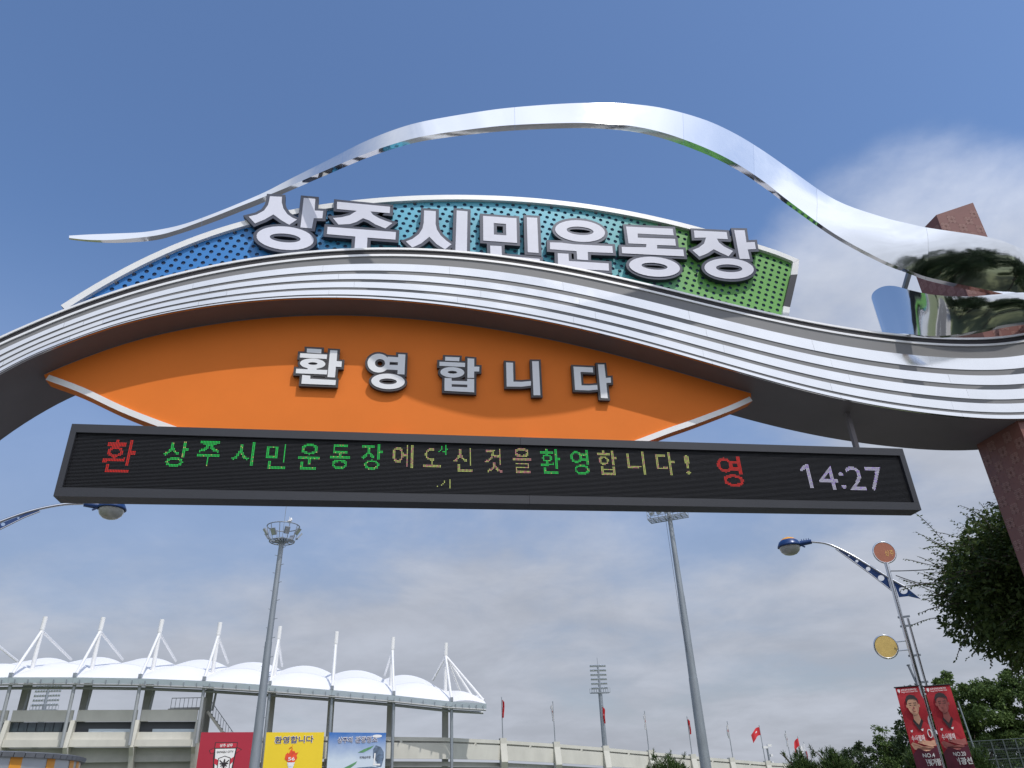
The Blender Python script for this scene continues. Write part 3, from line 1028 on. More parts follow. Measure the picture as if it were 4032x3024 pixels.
# ================================================================== ORANGE WELCOME PANEL
OPN = empty('welcome_sign', (.5, 10.55, 6.1), 'orange lens shaped panel with white welcome lettering hanging under the gate beam', 'sign')
XO = [-4.92 + i * (5.95 + 4.92) / 44 for i in range(45)]
BX = np.array([s[2] for s in STN[20:]])
BZ = np.array([s[3] for s in STN[20:]])


def beam_bot(x):
    return float(np.interp(x, BX, BZ))


topc = [(x, beam_bot(x) + .0) for x in XO]
botl = [(-4.86, 7.09), (-4.365, 6.905), (-3.773, 6.625), (-3.2, 6.40), (-2.6, 6.19), (-2.2, 6.06)]
botr = [(3.05, 6.06), (3.75, 6.30), (4.395, 6.56), (4.822, 6.72), (5.507, 7.0), (5.93, 7.2)]
poly = botl + botr + topc[::-1]
mb = MB()
mb.prism(poly, 10.47, 10.60)
mb.build('panel_sheet', 'orange', OPN)


def rim_strip(pts, w, sgn, name):
    mb = MB()
    P = catmull(pts, 4)
    I = []
    for i in range(len(P)):
        a, b = P[max(0, i - 1)], P[min(len(P) - 1, i + 1)]
        t = (b - a) / np.linalg.norm(b - a)
        I.append(P[i] + np.array([-t[1], t[0]]) * w)
    Y0, Y1 = 10.43, 10.64
    D = [p - np.array([0, .004]) for p in P]
    strip(mb, D, Y0, I, Y0)
    strip(mb, I, Y0, I, 10.472)
    mb.build(name, 'rimwhite', OPN)
    mb = MB()
    strip(mb, D, Y1, D, Y0 + .001)
    mb.build('rim_underside', 'orange', OPN)


rim_strip(botl, .085, 1, 'rim')
rim_strip(botr, .085, 1, 'rim')
mb = MB()
strip(mb, [(x, z - .012) for x, z in topc], 10.462, topc, 10.462)
mb.build('top_bead', 'greyface', OPN)
letters(WELCOME, OPN, 10.39, .055, .036, 'welface', 'welrim', 'welrim', 'letter')

# ================================================================== LED DISPLAY
LEDR = empty('message_display', (1.98, 10.28, 5.245), 'long black LED message display with green, red and white characters under the orange panel', 'display')
LX0, LX1, LZ0, LZ1, LY, LD = -4.245, 8.20, 5.245, 6.28, 10.15, 0.27
IX0, IX1, IZ0, IZ1 = -4.167, 8.113, 5.366, 6.158
mb = MB()
mb.box(((LX0 + LX1) / 2, LY + .06 + LD / 2, (LZ0 + LZ1) / 2), (LX1 - LX0 - .004, LD - .12, LZ1 - LZ0 - .004))
mb.build('housing', 'ledframe', LEDR)
for nm, x0, x1, z0, z1 in (('frame_bar', LX0, 1.93, IZ1, LZ1), ('frame_bar', 1.934, LX1, IZ1, LZ1), ('frame_bar', LX0, 2.02, LZ0, IZ0), ('frame_bar', 2.024, LX1, LZ0, IZ0),
                           ('frame_bar', LX0, IX0, IZ0 + .001, IZ1 - .001), ('frame_bar', IX1, LX1, IZ0 + .001, IZ1 - .001)):
    mb = MB()
    mb.box(((x0 + x1) / 2, LY + LD / 2, (z0 + z1) / 2), (x1 - x0, LD, z1 - z0))
    mb.build(nm, 'ledframe', LEDR)
mb = MB()
mb.add([(IX0, LY + .052, IZ0), (IX1, LY + .052, IZ0), (IX1, LY + .052, IZ1), (IX0, LY + .052, IZ1)], [(0, 1, 2, 3)])
scr = mb.build('screen', 'ledscreen', LEDR)
PITCH = 0.0198
mb = MB()
rows = int((IZ1 - IZ0) / PITCH)
for r in range(rows + 1):
    z = IZ0 + .004 + r * PITCH
    mb.add([(IX0, LY + .051, z), (IX1, LY + .051, z), (IX1, LY + .036, z - .002), (IX0, LY + .036, z - .002)], [(0, 3, 2, 1)])
    mb.add([(IX0, LY + .036, z - .002), (IX1, LY + .036, z - .002), (IX1, LY + .036, z - .0065), (IX0, LY + .036, z - .0065)], [(0, 3, 2, 1)])
tag(mb.build('louvre_rows', 'louvre', LEDR), kind='stuff')


def dots(ch, kind, x0, x1, z0, z1, cut=None):
    V, T = text_tris(ch, 0.008 if kind != 'w' else 0.0)
    if ch == '1':
        V, T = np.array([(.42, 0), (.72, 0), (.72, 1), (.5, 1), (.0, .8), (.0, .68), (.42, .78)]), np.array([(0, 1, 2), (0, 2, 6), (6, 2, 3), (6, 3, 4), (6, 4, 5)])
    w, h = x1 - x0, z1 - z0
    A, B, C_ = V[T[:, 0]], V[T[:, 1]], V[T[:, 2]]
    nx, nz = int(round(w / PITCH)), int(round(h / PITCH))
    mb = MB()
    for i in range(nx):
        for j in range(nz):
            p = np.array([(i + .5) / nx, (j + .5) / nz])

            def cr(P, Q):
                return (Q[:, 0] - P[:, 0]) * (p[1] - P[:, 1]) - (Q[:, 1] - P[:, 1]) * (p[0] - P[:, 0])
            a, b, c = cr(A, B), cr(B, C_), cr(C_, A)
            if not (((a >= 0) & (b >= 0) & (c >= 0)) | ((a <= 0) & (b <= 0) & (c <= 0))).any():
                continue
            if cut and cut(p[0], p[1]):
                continue
            gx = IX0 + (math.floor((x0 - IX0) / PITCH) + i + .5) * PITCH
            gz = IZ0 + (math.floor((z0 - IZ0) / PITCH) + j + .5) * PITCH + .004
            s_ = .0064
            mi = 0
            if kind in 'yp':
                mi = 1 if rng.random() < (.22 if kind == 'y' else .5) else 0
            elif kind == 'w':
                mi = 1 if rng.random() < .2 else 0
            elif kind == 'g':
                mi = 1 if rng.random() < .08 else 0
            mb.add([(gx - s_, LY + .045, gz - s_), (gx + s_, LY + .045, gz - s_), (gx + s_, LY + .045, gz + s_), (gx - s_, LY + .045, gz + s_)], [(0, 1, 2, 3)], mi)
    ms = {'r': ['led_r', 'led_r'], 'g': ['led_g', 'led_y'], 'y': ['led_y', 'led_p'], 'p': ['led_y', 'led_p'], 'w': ['led_w', 'led_v']}[kind]
    if mb.f:
        tag(mb.build('lit_character', ms, scr), kind='stuff')


for ch, kd, x0, x1, z0, z1 in LED:
    cut = None
    if ch == '오':
        cut = lambda u, v: u > .62 and v > .42
    if ch == '기':
        cut = lambda u, v: (u < .35 and v > .8) or (.2 < u < .3)
    dots(ch, kd, x0, x1, z0, z1, cut)
# brackets on top of the display and the hanger to the soffit
for x in (-3.0, .1, 2.25, 4.0):
    mb = MB()
    mb.box((x, 10.40, 6.292), (.36, .14, .02))
    mb.build('mounting_bracket', 'orange', LEDR)
for x in (7.55,):
    mb = MB()
    mb.beam((x, 10.38, 6.28), (x, 10.38, beam_bot(x) + .01), .07, .07)
    mb.box((x + .18, 10.28, 6.29), (.55, .12, .02))
    mb.build('hanger', 'soffit', LEDR)

# ================================================================== STADIUM STAND
AZ = R(-3.0516)
NV = Vector((math.sin(AZ), math.cos(AZ), 0))
UV = Vector((NV.y, -NV.x, 0))


def sp(u, v, z):
    """stadium frame: u along the stand, v away from the road"""
    p = UV * u + NV * v
    return Vector((p.x, p.y, z))


stand = empty('stadium_stand', sp(-10, 104, 0), 'pale concrete stadium stand under a scalloped white membrane roof with masts', 'stadium')
MU = [-41.5, -34.95, -28.45, -21.6, -14.65, -7.28, -.1, 7.2, 14.2]
MZ = [17.1, 17.25, 17.2, 16.96, 16.62, 16.15, 15.5, 14.77, 14.03]
EZ = [15.15, 15.25, 15.17, 14.98, 14.62, 14.05, 13.42, 12.72, 11.9]          # eave
mb = None
for i, (u, z, e) in enumerate(zip(MU, MZ, EZ)):
    mb = MB()
    tz = z + 5.85
    mb.tube([sp(u, 105, z - .5), sp(u + .05, 105, z + 4.3)], .24, 12)
    mb.tube([sp(u + .05, 105, z + 4.3), sp(u + .1, 105, tz)], .265, 12)
    mast = mb.build('mast', 'whitepaint', stand)
    j = sp(u + .05, 105, z + 4.2)
    feet = [sp(u, 99.2, e + .25), sp(u, 118.6, z + 3.0)]
    if i == 8:
        feet += [sp(16.6, 107.5, 13.9), sp(17.6, 104.5, 13.2), sp(18.4, 100.5, 12.2)]
    for fpt in feet:
        mb = MB()
        mb.tube([j, fpt], .16, 10)
        mb.build('strut', 'whitepaint', mast)
    if i > 0:
        mb = MB()
        mb.box(feet[0] + Vector((0, 0, .1)), (.35, .5, .45))
        mb.build('strut_shoe', 'galv', mast)
# one membrane bay between neighbouring masts
VS = [99.0, 100.4, 101.8, 103.2, 104.4, 104.9, 105.1, 106.2, 108, 110.5, 113.5, 117, 119.2]


def mem_z(i, f, v):
    e = EZ[i] * (1 - f) + EZ[i + 1] * f
    z = MZ[i] * (1 - f) + MZ[i + 1] * f
    ar = 1 - (2 * f - 1) ** 2
    if v <= 105:
        t = (v - 99) / 6
        return e + .05 + (z - .25 - e) * (t ** .85) + .75 * ar * math.sin(t * math.pi / 2)
    t = (v - 105) / 14.2
    return z - .25 + 2.75 * t + ar * (.42 + .5 * t)


def bay(i, u0, u1, f0=0.0, f1=1.0):
    mb = MB()
    nu = 18
    vs = []
    for v in VS:
        for k in range(nu + 1):
            f = f0 + (f1 - f0) * k / nu
            vs.append(sp(u0 + (u1 - u0) * k / nu, v, mem_z(i, f, v)))
    half = VS.index(104.9)
    fs = [(r * (nu + 1) + k, r * (nu + 1) + k + 1, (r + 1) * (nu + 1) + k + 1, (r + 1) * (nu + 1) + k) for r in range(len(VS) - 1) for k in range(nu)]
    mb.add(vs, fs, 0, True)
    mb.build('roof_membrane', 'membrane', stand)


for i in range(8):
    bay(i, MU[i], MU[i + 1])
# end bay: runs down to a point beyond the last mast
mb = MB()
rows, colsn = 8, 10
vs = []
for r in range(rows + 1):
    tv = r / rows
    for c_ in range(colsn + 1):
        tu = c_ / colsn
        v = 99.0 + tv * (12.5 - 8.5 * tu)
        z0 = mem_z(7, 1.0, v)
        z1 = 11.62 + tv * 1.5
        z = z0 * (1 - tu) + z1 * tu + 0.9 * math.sin(math.pi * tu) * math.sin(math.pi * min(1, tv * 1.0 + .12)) * .9
        vs.append(sp(14.2 + 4.25 * tu, v, z))
mb.add(vs, [(r * (colsn + 1) + c_, r * (colsn + 1) + c_ + 1, (r + 1) * (colsn + 1) + c_ + 1, (r + 1) * (colsn + 1) + c_) for r in range(rows) for c_ in range(colsn)], 0, True)
mb.build('roof_membrane', 'membrane', stand)
# gutter glass, brackets and edge tube
GU = MU + [18.45]
GZ = EZ + [11.6]
for i in range(9):
    a, b = (GU[i], GZ[i]), (GU[i + 1], GZ[i + 1])
    mb = MB()
    vs = [sp(a[0] + .02, 98.9, a[1] - .5), sp(b[0] - .02, 98.9, b[1] - .5), sp(b[0] - .02, 98.75, b[1] + .06), sp(a[0] + .02, 98.75, a[1] + .06)]
    vs += [p + NV * .08 for p in vs]
    mb.add(vs, [(0, 1, 2, 3), (7, 6, 5, 4), (3, 2, 6, 7), (0, 4, 5, 1)])
    mb.build('gutter_panel', 'gutter', stand)
    mb = MB()
    mb.tube([sp(a[0], 99.3, a[1] - .62), sp(b[0], 99.3, b[1] - .62)], .11, 8)
    mb.tube([sp(a[0], 101.2, a[1] - .75), sp(b[0], 101.2, b[1] - .75)], .17, 8)
    mb.build('edge_tube', 'pipe', stand)
    for q in range(5):
        f = (q + .5) / 5
        mb = MB()
        mb.box(sp(a[0] + (b[0] - a[0]) * f, 98.8, a[1] + (b[1] - a[1]) * f - .38), (.07, .25, .45))
        mb.build('gutter_bracket', 'galv', stand)
# columns
for i, (u, z, e) in enumerate(zip(MU, MZ, EZ)):
    zb = 8.2 if i <= 4 else 0.0
    mb = MB()
    mb.tube([sp(u + .05, 99.6, e - .6), sp(u + .05, 99.6, zb)], .19, 10)
    mb.build('front_post', 'pipe' if i < 5 else 'galv', stand)
    mb = MB()
    mb.beam(sp(u, 105, z - .3), sp(u, 105, 0 if i > 3 else 11.0), .75, .75)
    mb.build('column', 'concrete2', stand)
    mb = MB()
    mb.beam(sp(u + .02, 99.5, e - .45), sp(u + .02, 105.2, z - 1.1), .22, .42)
    mb.beam(sp(u + .02, 105.2, z - 1.1), sp(u + .02, 118.5, z + 1.6), .22, .4)
    mb.build('rafter', 'pipe', stand)
    if i < 5:
        mb = MB()
        mb.tube([sp(u + 1.0, 103, e - .6), sp(u + .85, 103, 11.9)], .13, 8)
        mb.build('drain_pipe', 'pipe', stand)
# stand facade between the ribs: parapet, window band, balcony, soffit
RU = [-41.3, -34.72, -28.1, -21.4, -14.9]


def lin(a, b, u):
    return a + (b - a) * (u + 34.8) / 19.6


def slab(u0, u1, v, za, zb, m, name, dep=.3, gap=.0):
    """facade piece between two heights given as (left, right) pairs"""
    mb = MB()
    vs = []
    for vv in (v, v + dep):
        vs += [sp(u0 + gap, vv, lin(*za, u0)), sp(u1 - gap, vv, lin(*za, u1)), sp(u1 - gap, vv, lin(*zb, u1)), sp(u0 + gap, vv, lin(*zb, u0))]
    mb.add(vs, [(0, 1, 2, 3), (5, 4, 7, 6), (3, 2, 6, 7), (0, 4, 5, 1), (1, 5, 6, 2), (4, 0, 3, 7)])
    return mb.build(name, m, stand)


for i in range(4):
    a, b = RU[i] + .22, RU[i + 1] - .22
    slab(a, b, 101.0, (11.0, 10.64), (12.16, 11.86), 'concrete', 'parapet_panel')
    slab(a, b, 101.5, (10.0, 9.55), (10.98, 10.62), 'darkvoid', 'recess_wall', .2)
    slab(a, b, 100.9, (9.14, 8.68), (9.93, 9.49), 'concrete', 'balcony_panel')
    slab(a, b, 100.35, (8.41, 7.99), (9.14, 8.68), 'concrete', 'balcony_ledge', .9)
    slab(a, b, 101.6, (6.9, 6.5), (8.40, 7.98), 'concrete2', 'under_beam', .3)
    slab(a, b, 102.4, (0.0, 0.0), (7.0, 6.6), 'concrete2', 'lower_wall', .3)
    if i in (0, 1):
        for q in range(7):
            u0 = a + (b - a) * q / 7
            slab(u0 + .04, u0 + (b - a) / 7 - .04, 101.25, (10.02, 9.57), (10.95, 10.6), 'darkglass', 'window_pane', .06)
    else:
        slab(a + 1.4, b, 101.46, (10.0, 9.52), (10.32, 9.84), 'gutter', 'far_opening', .03)
for u in RU:
    mb = MB()
    mb.add([sp(u + s_ * .22, v, z) for s_ in (-1, 1) for v, z in ((100.7, lin(11.1, 10.75, u)), (100.15, lin(9.2, 8.75, u)), (99.9, lin(8.3, 7.9, u)), (100.6, 7.2), (101.3, 5.5), (101.4, 0), (102.6, 0), (102.6, lin(11.1, 10.75, u)))],
           [tuple(range(8))[::-1], tuple(range(8, 16))] + [(k, (k + 1) % 8, (k + 1) % 8 + 8, k + 8) for k in range(8)])
    mb.build('rib', 'concrete', stand)
# landing railing and stair at the stand end
mb = MB()
for q in range(9):
    u = -18.5 + q * 3.75 / 8
    mb.tube([sp(u, 103, 12.2), sp(u, 103, 13.36)], .03, 6)
mb.tube([sp(-18.5, 103, 13.36), sp(-14.75, 103, 13.36)], .04, 6)
mb.tube([sp(-18.5, 103, 12.28), sp(-14.75, 103, 12.28)], .04, 6)
mb.build('landing_railing', 'rail', stand)
mb = MB()
mb.box(sp(-16.6, 103, 12.12), (4.2, .8, .14))
mb.build('landing', 'concrete2', stand)
mb = MB()
for q in range(11):
    f = q / 10
    u, z = -14.03 + 3.3 * f, 11.75 - 3.9 * f
    mb.tube([sp(u, 103, z - .1), sp(u, 103, z + 1.15)], .03, 6)
mb.tube([sp(-14.03, 103, 12.9), sp(-10.73, 103, 9.0)], .04, 6)
mb.build('stair_railing', 'rail', stand)
mb = MB()
mb.beam(sp(-14.3, 103, 11.8), sp(-11.0, 103, 8.0), .9, .28)
mb.build('stair_stringer', 'concrete', stand)
for q in range(9):
    mb = MB()
    f = (q + .5) / 9
    mb.box(sp(-14.2 + 3.1 * f, 103.4, 11.75 - 3.6 * f), (.36, 1.4, .1))
    mb.build('stair_tread', 'concrete2', stand)
mb = MB()
mb.beam(sp(-14.75, 102.2, 13.2), sp(-14.75, 102.2, 5.0), .5, .5)
mb.build('stair_column', 'concrete2', stand)

# ================================================================== STADIUM RING WALL
wall = empty('stadium_wall', sp(40, 112, 0), 'long pale concrete stadium wall with slotted parapet and slanted piers', 'wall')
PI_ = [(22.3 + 8.235 * i, 108.4 + 3.6 * i, z) for i, z in enumerate((8.11, 7.68, 7.17, 6.58, 5.96, 5.40, 4.85, 4.45, 4.2))]
WP = [(-8.0, 100.6, 8.75), (3.0, 100.8, 8.55), (13.8, 101.6, 8.2)] + PI_
for i in range(len(WP) - 1):
    (u0, v0, z0), (u1, v1, z1) = WP[i], WP[i + 1]
    for nm, d0, d1, back, m in (('parapet_rail', 0, .42, 0, 'concrete'), ('parapet_gap', .40, .66, .28, 'concrete2'), ('wall_panel', .62, 2.35, 0, 'concrete'),
                                ('overhang_soffit', 2.6, 3.1, .9, 'concrete2'), ('lower_wall', 3.1, 99, 2.0, 'concrete2')):
        mb = MB()
        g0, g1 = (max(z0 - d1, 0), max(z1 - d1, 0))
        vs = []
        for dd in (0, .25):
            vs += [sp(u0, v0 + back + dd, g0), sp(u1, v1 + back + dd, g1), sp(u1, v1 + back + dd, max(z1 - d0, .01)), sp(u0, v0 + back + dd, max(z0 - d0, .01))]
        mb.add(vs, [(0, 1, 2, 3), (5, 4, 7, 6), (3, 2, 6, 7), (0, 4, 5, 1)])
        mb.build(nm, m, wall)
    for q in (.5,):
        u, v, z = u0 + (u1 - u0) * q, v0 + (v1 - v0) * q, z0 + (z1 - z0) * q
        mb = MB()
        mb.box(sp(u, v + .12, z - .52), (.3, .26, .26))
        mb.build('parapet_stub', 'concrete', wall)
for (u, v, z) in PI_:
    mb = MB()
    pr = [(-.45, .25), (-.45, -.4), (-1.0, -2.6), (-.2, -4.0), (-.1, -z), (.5, -z), (.5, .25)]
    mb.add([sp(u + s_ * .42, v + a, z + b) for s_ in (-1, 1) for a, b in pr],
           [tuple(range(7))[::-1], tuple(range(7, 14))] + [(k, (k + 1) % 7, (k + 1) % 7 + 7, k + 7) for k in range(7)])
    mb.build('pier', 'concrete', wall)

# ================================================================== FLAGS
def cloth(fun, nu=10, nv=14):
    mb = MB()
    vs = [fun(i / nu, j / nv) for j in range(nv + 1) for i in range(nu + 1)]
    mb.add(vs, [(j * (nu + 1) + i, j * (nu + 1) + i + 1, (j + 1) * (nu + 1) + i + 1, (j + 1) * (nu + 1) + i) for j in range(nv) for i in range(nu)], 0, True)
    return mb


def flag_pole(u, v, zb, zt, kind, label, ph):
    base = sp(u, v, zb)
    e = empty('flag_pole', base, label, 'flag', 'flags along the stadium wall')
    mb = MB()
    mb.tube([base, sp(u, v, zt)], [.075, .05], 8)
    mb.build('pole', 'galv', e)
    mb = MB()
    mb.tube([sp(u, v, zt - .02), sp(u, v, zt + .1)], [.09, .05], 8)
    mb.build('finial', 'galvdark', e)
    red = kind[0] == 'r'
    if kind[1] == 'l':                                   # hanging limp in folds
        sgn = -1 if ph % 2 else 1

        def fn(a, b):
            wv = .42 * a * (1 - .35 * b)
            return sp(u + sgn * (.05 + wv * .75 + .05 * math.sin(b * 5 + ph)), v - .1 + .16 * math.sin(a * 14 + ph + b * 2), zt - .25 - b * (2.3 - .4 * a) - .35 * a)
    else:                                                # lifted by wind
        L = 1.7 if kind[1] == 'w' else 1.15

        def fn(a, b):
            return sp(u - .05 - L * a * (1 - .1 * b), v + .18 * math.sin(a * 7 + ph), zt - .2 - b * 1.25 - a * a * (1.2 if kind[1] == 'w' else 1.5))
    fl = cloth(fn).build('cloth', 'flagred' if red else 'flagwhite', e)
    if kind[1] in 'lw':
        def em(a, b):
            p = fn(.42 + .25 * (a - .5), .45 + .16 * (b - .5))
            return p - NV * .03
        cloth(em, 5, 5).build('emblem', 'flagwhite' if red else 'printred', fl)


FL = [(.2058, .1084, 0, 'rl'), (.2714, .1024, 1, 'wl'), (.3357, .0975, 2, 'rl'), (.3924, .0887, 3, 'wl'), (.4497, .0810, 4, 'rl'), (.5050, .0739, 5, 'wl'), (.5495, .0682, 6, 'rw')]
for i, (ru, rz, pi_, kd) in enumerate(FL):
    u, v, z = PI_[pi_]
    lab = ('limp red flag on the wall pier next to the white roof end', 'limp white flag between the roof end and the floodlight tower',
           'limp red flag hanging across the pole of the floodlight tower', 'limp white flag next after the floodlight tower towards the right high mast',
           'limp red flag close beside the right high mast pole', 'limp white flag between the right high mast and the blown out red flag',
           'red flag with white emblem blown out to the side of its pole')[i]
    flag_pole(ru * v, v, z - .3, 1.6 + rz * v, kd, lab, i)
for i, (u, zt, kd, lab) in enumerate(((79.1, 9.84, 'wl', 'white flag hanging limp from a pole behind the pine shrubs'), (82.5, 8.93, 'rs', 'small red flag lifted at its corner behind the pine shrubs'),
                                      (84.7, 8.1, 'ws', 'small white flag half hidden by the pine shrubs'), (85.75, 7.2, 'rl', 'red flag tip showing just above the pine shrubs'))):
    flag_pole(u, 135 + i * 2, zt - 6.0, zt, kd, lab, i + 9)
# camera pole beside the wall
e = empty('camera_pole', sp(74.4, 134, 0), 'grey pole with boxy surveillance cameras beside the red flag', 'camera pole')
mb = MB()
mb.tube([sp(74.4, 134, 0), sp(74.4, 134, 7.2)], .16, 8)
mb.build('pole', 'galv', e)
for du, dz_, w in ((-.5, .1, .8), (.35, .35, .7), (.45, -1.2, .35), (.4, -2.3, .35)):
    mb = MB()
    mb.box(sp(74.4 + du, 133.8, 7.2 + dz_), (w, .5, .38))
    mb.build('camera_housing', 'whitepaint', e)

# ================================================================== FLOODLIGHT TOWERS OF THE STADIUM
def flood_tower(u, v, ztop, zplat, w0, rows, lean, label):
    e = empty('floodlight_tower', sp(u, v, 0), label, 'floodlight', 'stadium floodlight towers')
    mb = MB()
    mb.tube([sp(u, v, 0), sp(u, v, zplat)], [.75, .5], 12)
    mb.tube([sp(u, v, zplat), sp(u, v, ztop + .4)], [.35, .25], 10)
    mb.build('pole', 'galvdark', e)
    mb = MB()
    mb.tube([sp(u, v, ztop), sp(u, v, ztop + 2.3)], .05, 6)
    mb.build('lightning_rod', 'galvdark', e)
    for r in range(rows):
        z = zplat + .9 + (ztop - zplat - .9) * r / (rows - 1)
        a, b = sp(u - w0, v - .6, z - .1 + lean * .0), sp(u + w0, v + .6, z + .1)
        mb = MB()
        mb.beam(a, b, .14, .12)
        bar = mb.build('cross_bar', 'galvdark', e)
        for q in range(10):
            if q == 5:
                pass
            p = a.lerp(b, (q + .5) / 10) + Vector((0, 0, .32))
            mb = MB()
            d = (NV * .55 + Vector((0, 0, -.45))).normalized()
            mb.tube([p - d * .22, p + d * .05, p + d * .16], [.12, .26, .30], 8)
            mb.build('lamp', ['lampglass'], bar)
    mb = MB()
    hw, hd = w0 * 1.05, .8
    for s_ in (-1, 1):
        mb.beam(sp(u - hw, v + s_ * hd, zplat), sp(u + hw, v + s_ * hd, zplat), .12, .18)
        mb.beam(sp(u - hw, v + s_ * hd, zplat + 1.05), sp(u + hw, v + s_ * hd, zplat + 1.05), .07, .07)
    for q in range(9):
        uu = u - hw + 2 * hw * q / 8
        mb.beam(sp(uu, v - hd, zplat), sp(uu, v + hd, zplat), .08, .1)
        for s_ in (-1, 1):
            mb.beam(sp(uu, v + s_ * hd, zplat), sp(uu, v + s_ * hd, zplat + 1.05), .06, .06)
    mb.build('platform', 'galvdark', e)


flood_tower(67.0, 200, 30.3, 24.0, 2.35, 6, 0, 'distant floodlight tower with six rows of lamps above the stadium wall')
flood_tower(-62.2, 200, 29.0, 22.4, 2.5, 7, 0, 'distant floodlight tower seen through the stand under the roof')

# ================================================================== HIGH MASTS OVER THE FORECOURT
hm = empty('high_mast_light', sp(-4.02, 50, 0), 'tall grey high mast with a round crown of floodlights', 'floodlight')
mb = MB()
mb.tube([sp(-4.06, 50, 0), sp(-4.05, 50, 3.5), sp(-4.0, 50, 10.4)], [.32, .285, .205], 12)
mb.build('pole', 'galv', hm)
mb = MB()
mb.tube([sp(-4.0, 50, 10.3), sp(-3.85, 50, 16.9)], [.185, .15], 12)
mb.build('pole_upper', 'galv', hm)
for q in range(26):
    z = 2.2 + q * .56
    mb = MB()
    mb.beam(sp(-4.06 + .012 * z - .0, 50 - .0, z), sp(-4.06 + .012 * z + (.3 if q % 2 else -.3), 50 - .16, z + .05), .03, .03)
    mb.build('step_peg', 'galvdark', hm)
c0 = sp(-3.85, 50, 16.75)
mb = MB()


def ringpts(c, r, z, nseg=28):
    return [Vector((c.x + r * math.cos(2 * math.pi * q / nseg), c.y + r * math.sin(2 * math.pi * q / nseg), z)) for q in range(nseg + 1)]


mb.tube(ringpts(c0, .78, 16.62), .035, 6, caps=False)
mb.tube(ringpts(c0, .4, 16.62), .03, 6, caps=False)
mb.tube(ringpts(c0, 1.02, 17.62), .035, 6, caps=False)
for q in range(10):
    a = 2 * math.pi * q / 10 + .2
    d = Vector((math.cos(a), math.sin(a), 0))
    mb.tube([c0 + d * .78 + Vector((0, 0, -.13)), c0 + d * 1.02 + Vector((0, 0, .87))], .025, 6)
    mb.tube([c0 + d * .15 + Vector((0, 0, -.13)), c0 + d * .78 + Vector((0, 0, -.13))], .03, 6)
mb.build('headframe', 'galvdark', hm)
mb = MB()
for q in range(14):
    a0, a1 = 2 * math.pi * q / 14, 2 * math.pi * (q + .55) / 14
    mb.add([c0 + Vector((math.cos(a) * r_, math.sin(a) * r_, -.08)) for a, r_ in ((a0, .2), (a0, .72), (a1, .72), (a1, .2))], [(0, 1, 2, 3)])
mb.build('walkway_plate', 'galvdark', hm)
for q in range(8):
    a = 2 * math.pi * q / 8 + .35
    d = Vector((math.cos(a), math.sin(a), 0))
    t = Vector((-d.y, d.x, 0))
    cpos = c0 + d * 1.08 + Vector((0, 0, .33 + .1 * math.sin(q * 2.1)))
    rot = Matrix((t, (d * .8 - Vector((0, 0, .6))).normalized(), (d * .6 + Vector((0, 0, .8))).normalized())).transposed()
    mb = MB()
    mb.box(cpos, (.32, .1, .46), 0, rot)
    mb.box(cpos + rot @ Vector((0, .056, 0)), (.26, .01, .4), 1, rot)
    mb.build('flood_lamp', ['galvdark', 'lampglass'], hm)
mb = MB()
mb.tube([c0 + Vector((.0, 0, .0)), c0 + Vector((.05, 0, 2.6))], .018, 6)
mb.build('lightning_rod', 'galvdark', hm)
mb = MB()
mb.tube([c0 + Vector((.42, -.7, .8)), c0 + Vector((.42, -.7, 1.3))], .02, 6)
mb.tube([c0 + Vector((.42, -.7, 1.0)), c0 + Vector((.42, -.7, 1.06))], [.16, .1], 8)
mb.tube([c0 + Vector((.52, -.7, 1.06)), c0 + Vector((.52, -.7, 1.16)), c0 + Vector((.52, -.7, 1.24))], [.08, .08, .03], 10)
mb.build('beacon', 'whitepaint', hm)

hm2 = empty('high_mast_light', sp(23.3, 50, 0), 'tall pale grey high mast whose mesh work platform shows below the LED display', 'floodlight')
mb = MB()
mb.tube([sp(23.3, 50, 0), sp(23.3, 50, 8.0)], [.37, .29], 12)
mb.build('pole', 'galv', hm2)
mb = MB()
mb.tube([sp(23.3, 50, 7.95), sp(23.3, 50, 13.4)], [.272, .225], 12)
mb.build('pole_middle', 'galv', hm2)
mb = MB()
mb.tube([sp(23.3, 50, 13.35), sp(23.27, 50, 19.3)], [.21, .155], 12)
mb.build('pole_upper', 'galv', hm2)
mb = MB()
C2 = sp(23.25, 50, 19.05)
ux = Vector((.83, -.55, 0))
uy = Vector((.55, .83, 0))
for a in (-.55, -.18, .18, .55):
    mb.beam(C2 + uy * a - ux * 1.5, C2 + uy * a + ux * 1.3, .05, .07)
for b in [-1.5 + .4 * q for q in range(8)]:
    mb.beam(C2 + ux * b - uy * .55, C2 + ux * b + uy * .55, .04, .06)
for s_ in (-1, 1):
    for hz in (.55, 1.05):
        mb.beam(C2 + uy * .55 * s_ - ux * 1.5 + Vector((0, 0, hz)), C2 + uy * .55 * s_ + ux * 1.3 + Vector((0, 0, hz)), .03, .03)
    for b in [-1.5 + .56 * q for q in range(6)]:
        mb.beam(C2 + uy * .55 * s_ + ux * b, C2 + uy * .55 * s_ + ux * b + Vector((0, 0, 1.05)), .03, .03)
for hz in (.35, .7, 1.05):
    for b in (-1.5, 1.3):
        mb.beam(C2 + ux * b - uy * .55 + Vector((0, 0, hz)), C2 + ux * b + uy * .55 + Vector((0, 0, hz)), .03, .03)
mb.build('work_platform', 'galvdark', hm2)
for r in range(4):
    for q in range(5):
        p = C2 + ux * (-1.3 + .55 * q) + Vector((0, 0, .7 + r * .55))
        mb = MB()
        mb.tube([p - uy * .1, p + uy * .12 + Vector((0, 0, -.08))], [.12, .22], 8)
        mb.build('flood_lamp', 'lampglass', hm2)
mb = MB()
mb.beam(C2 + Vector((0, 0, .2)), C2 + Vector((0, 0, 2.6)), .2, .2)
mb.build('lamp_post', 'galvdark', hm2)
mb = MB()
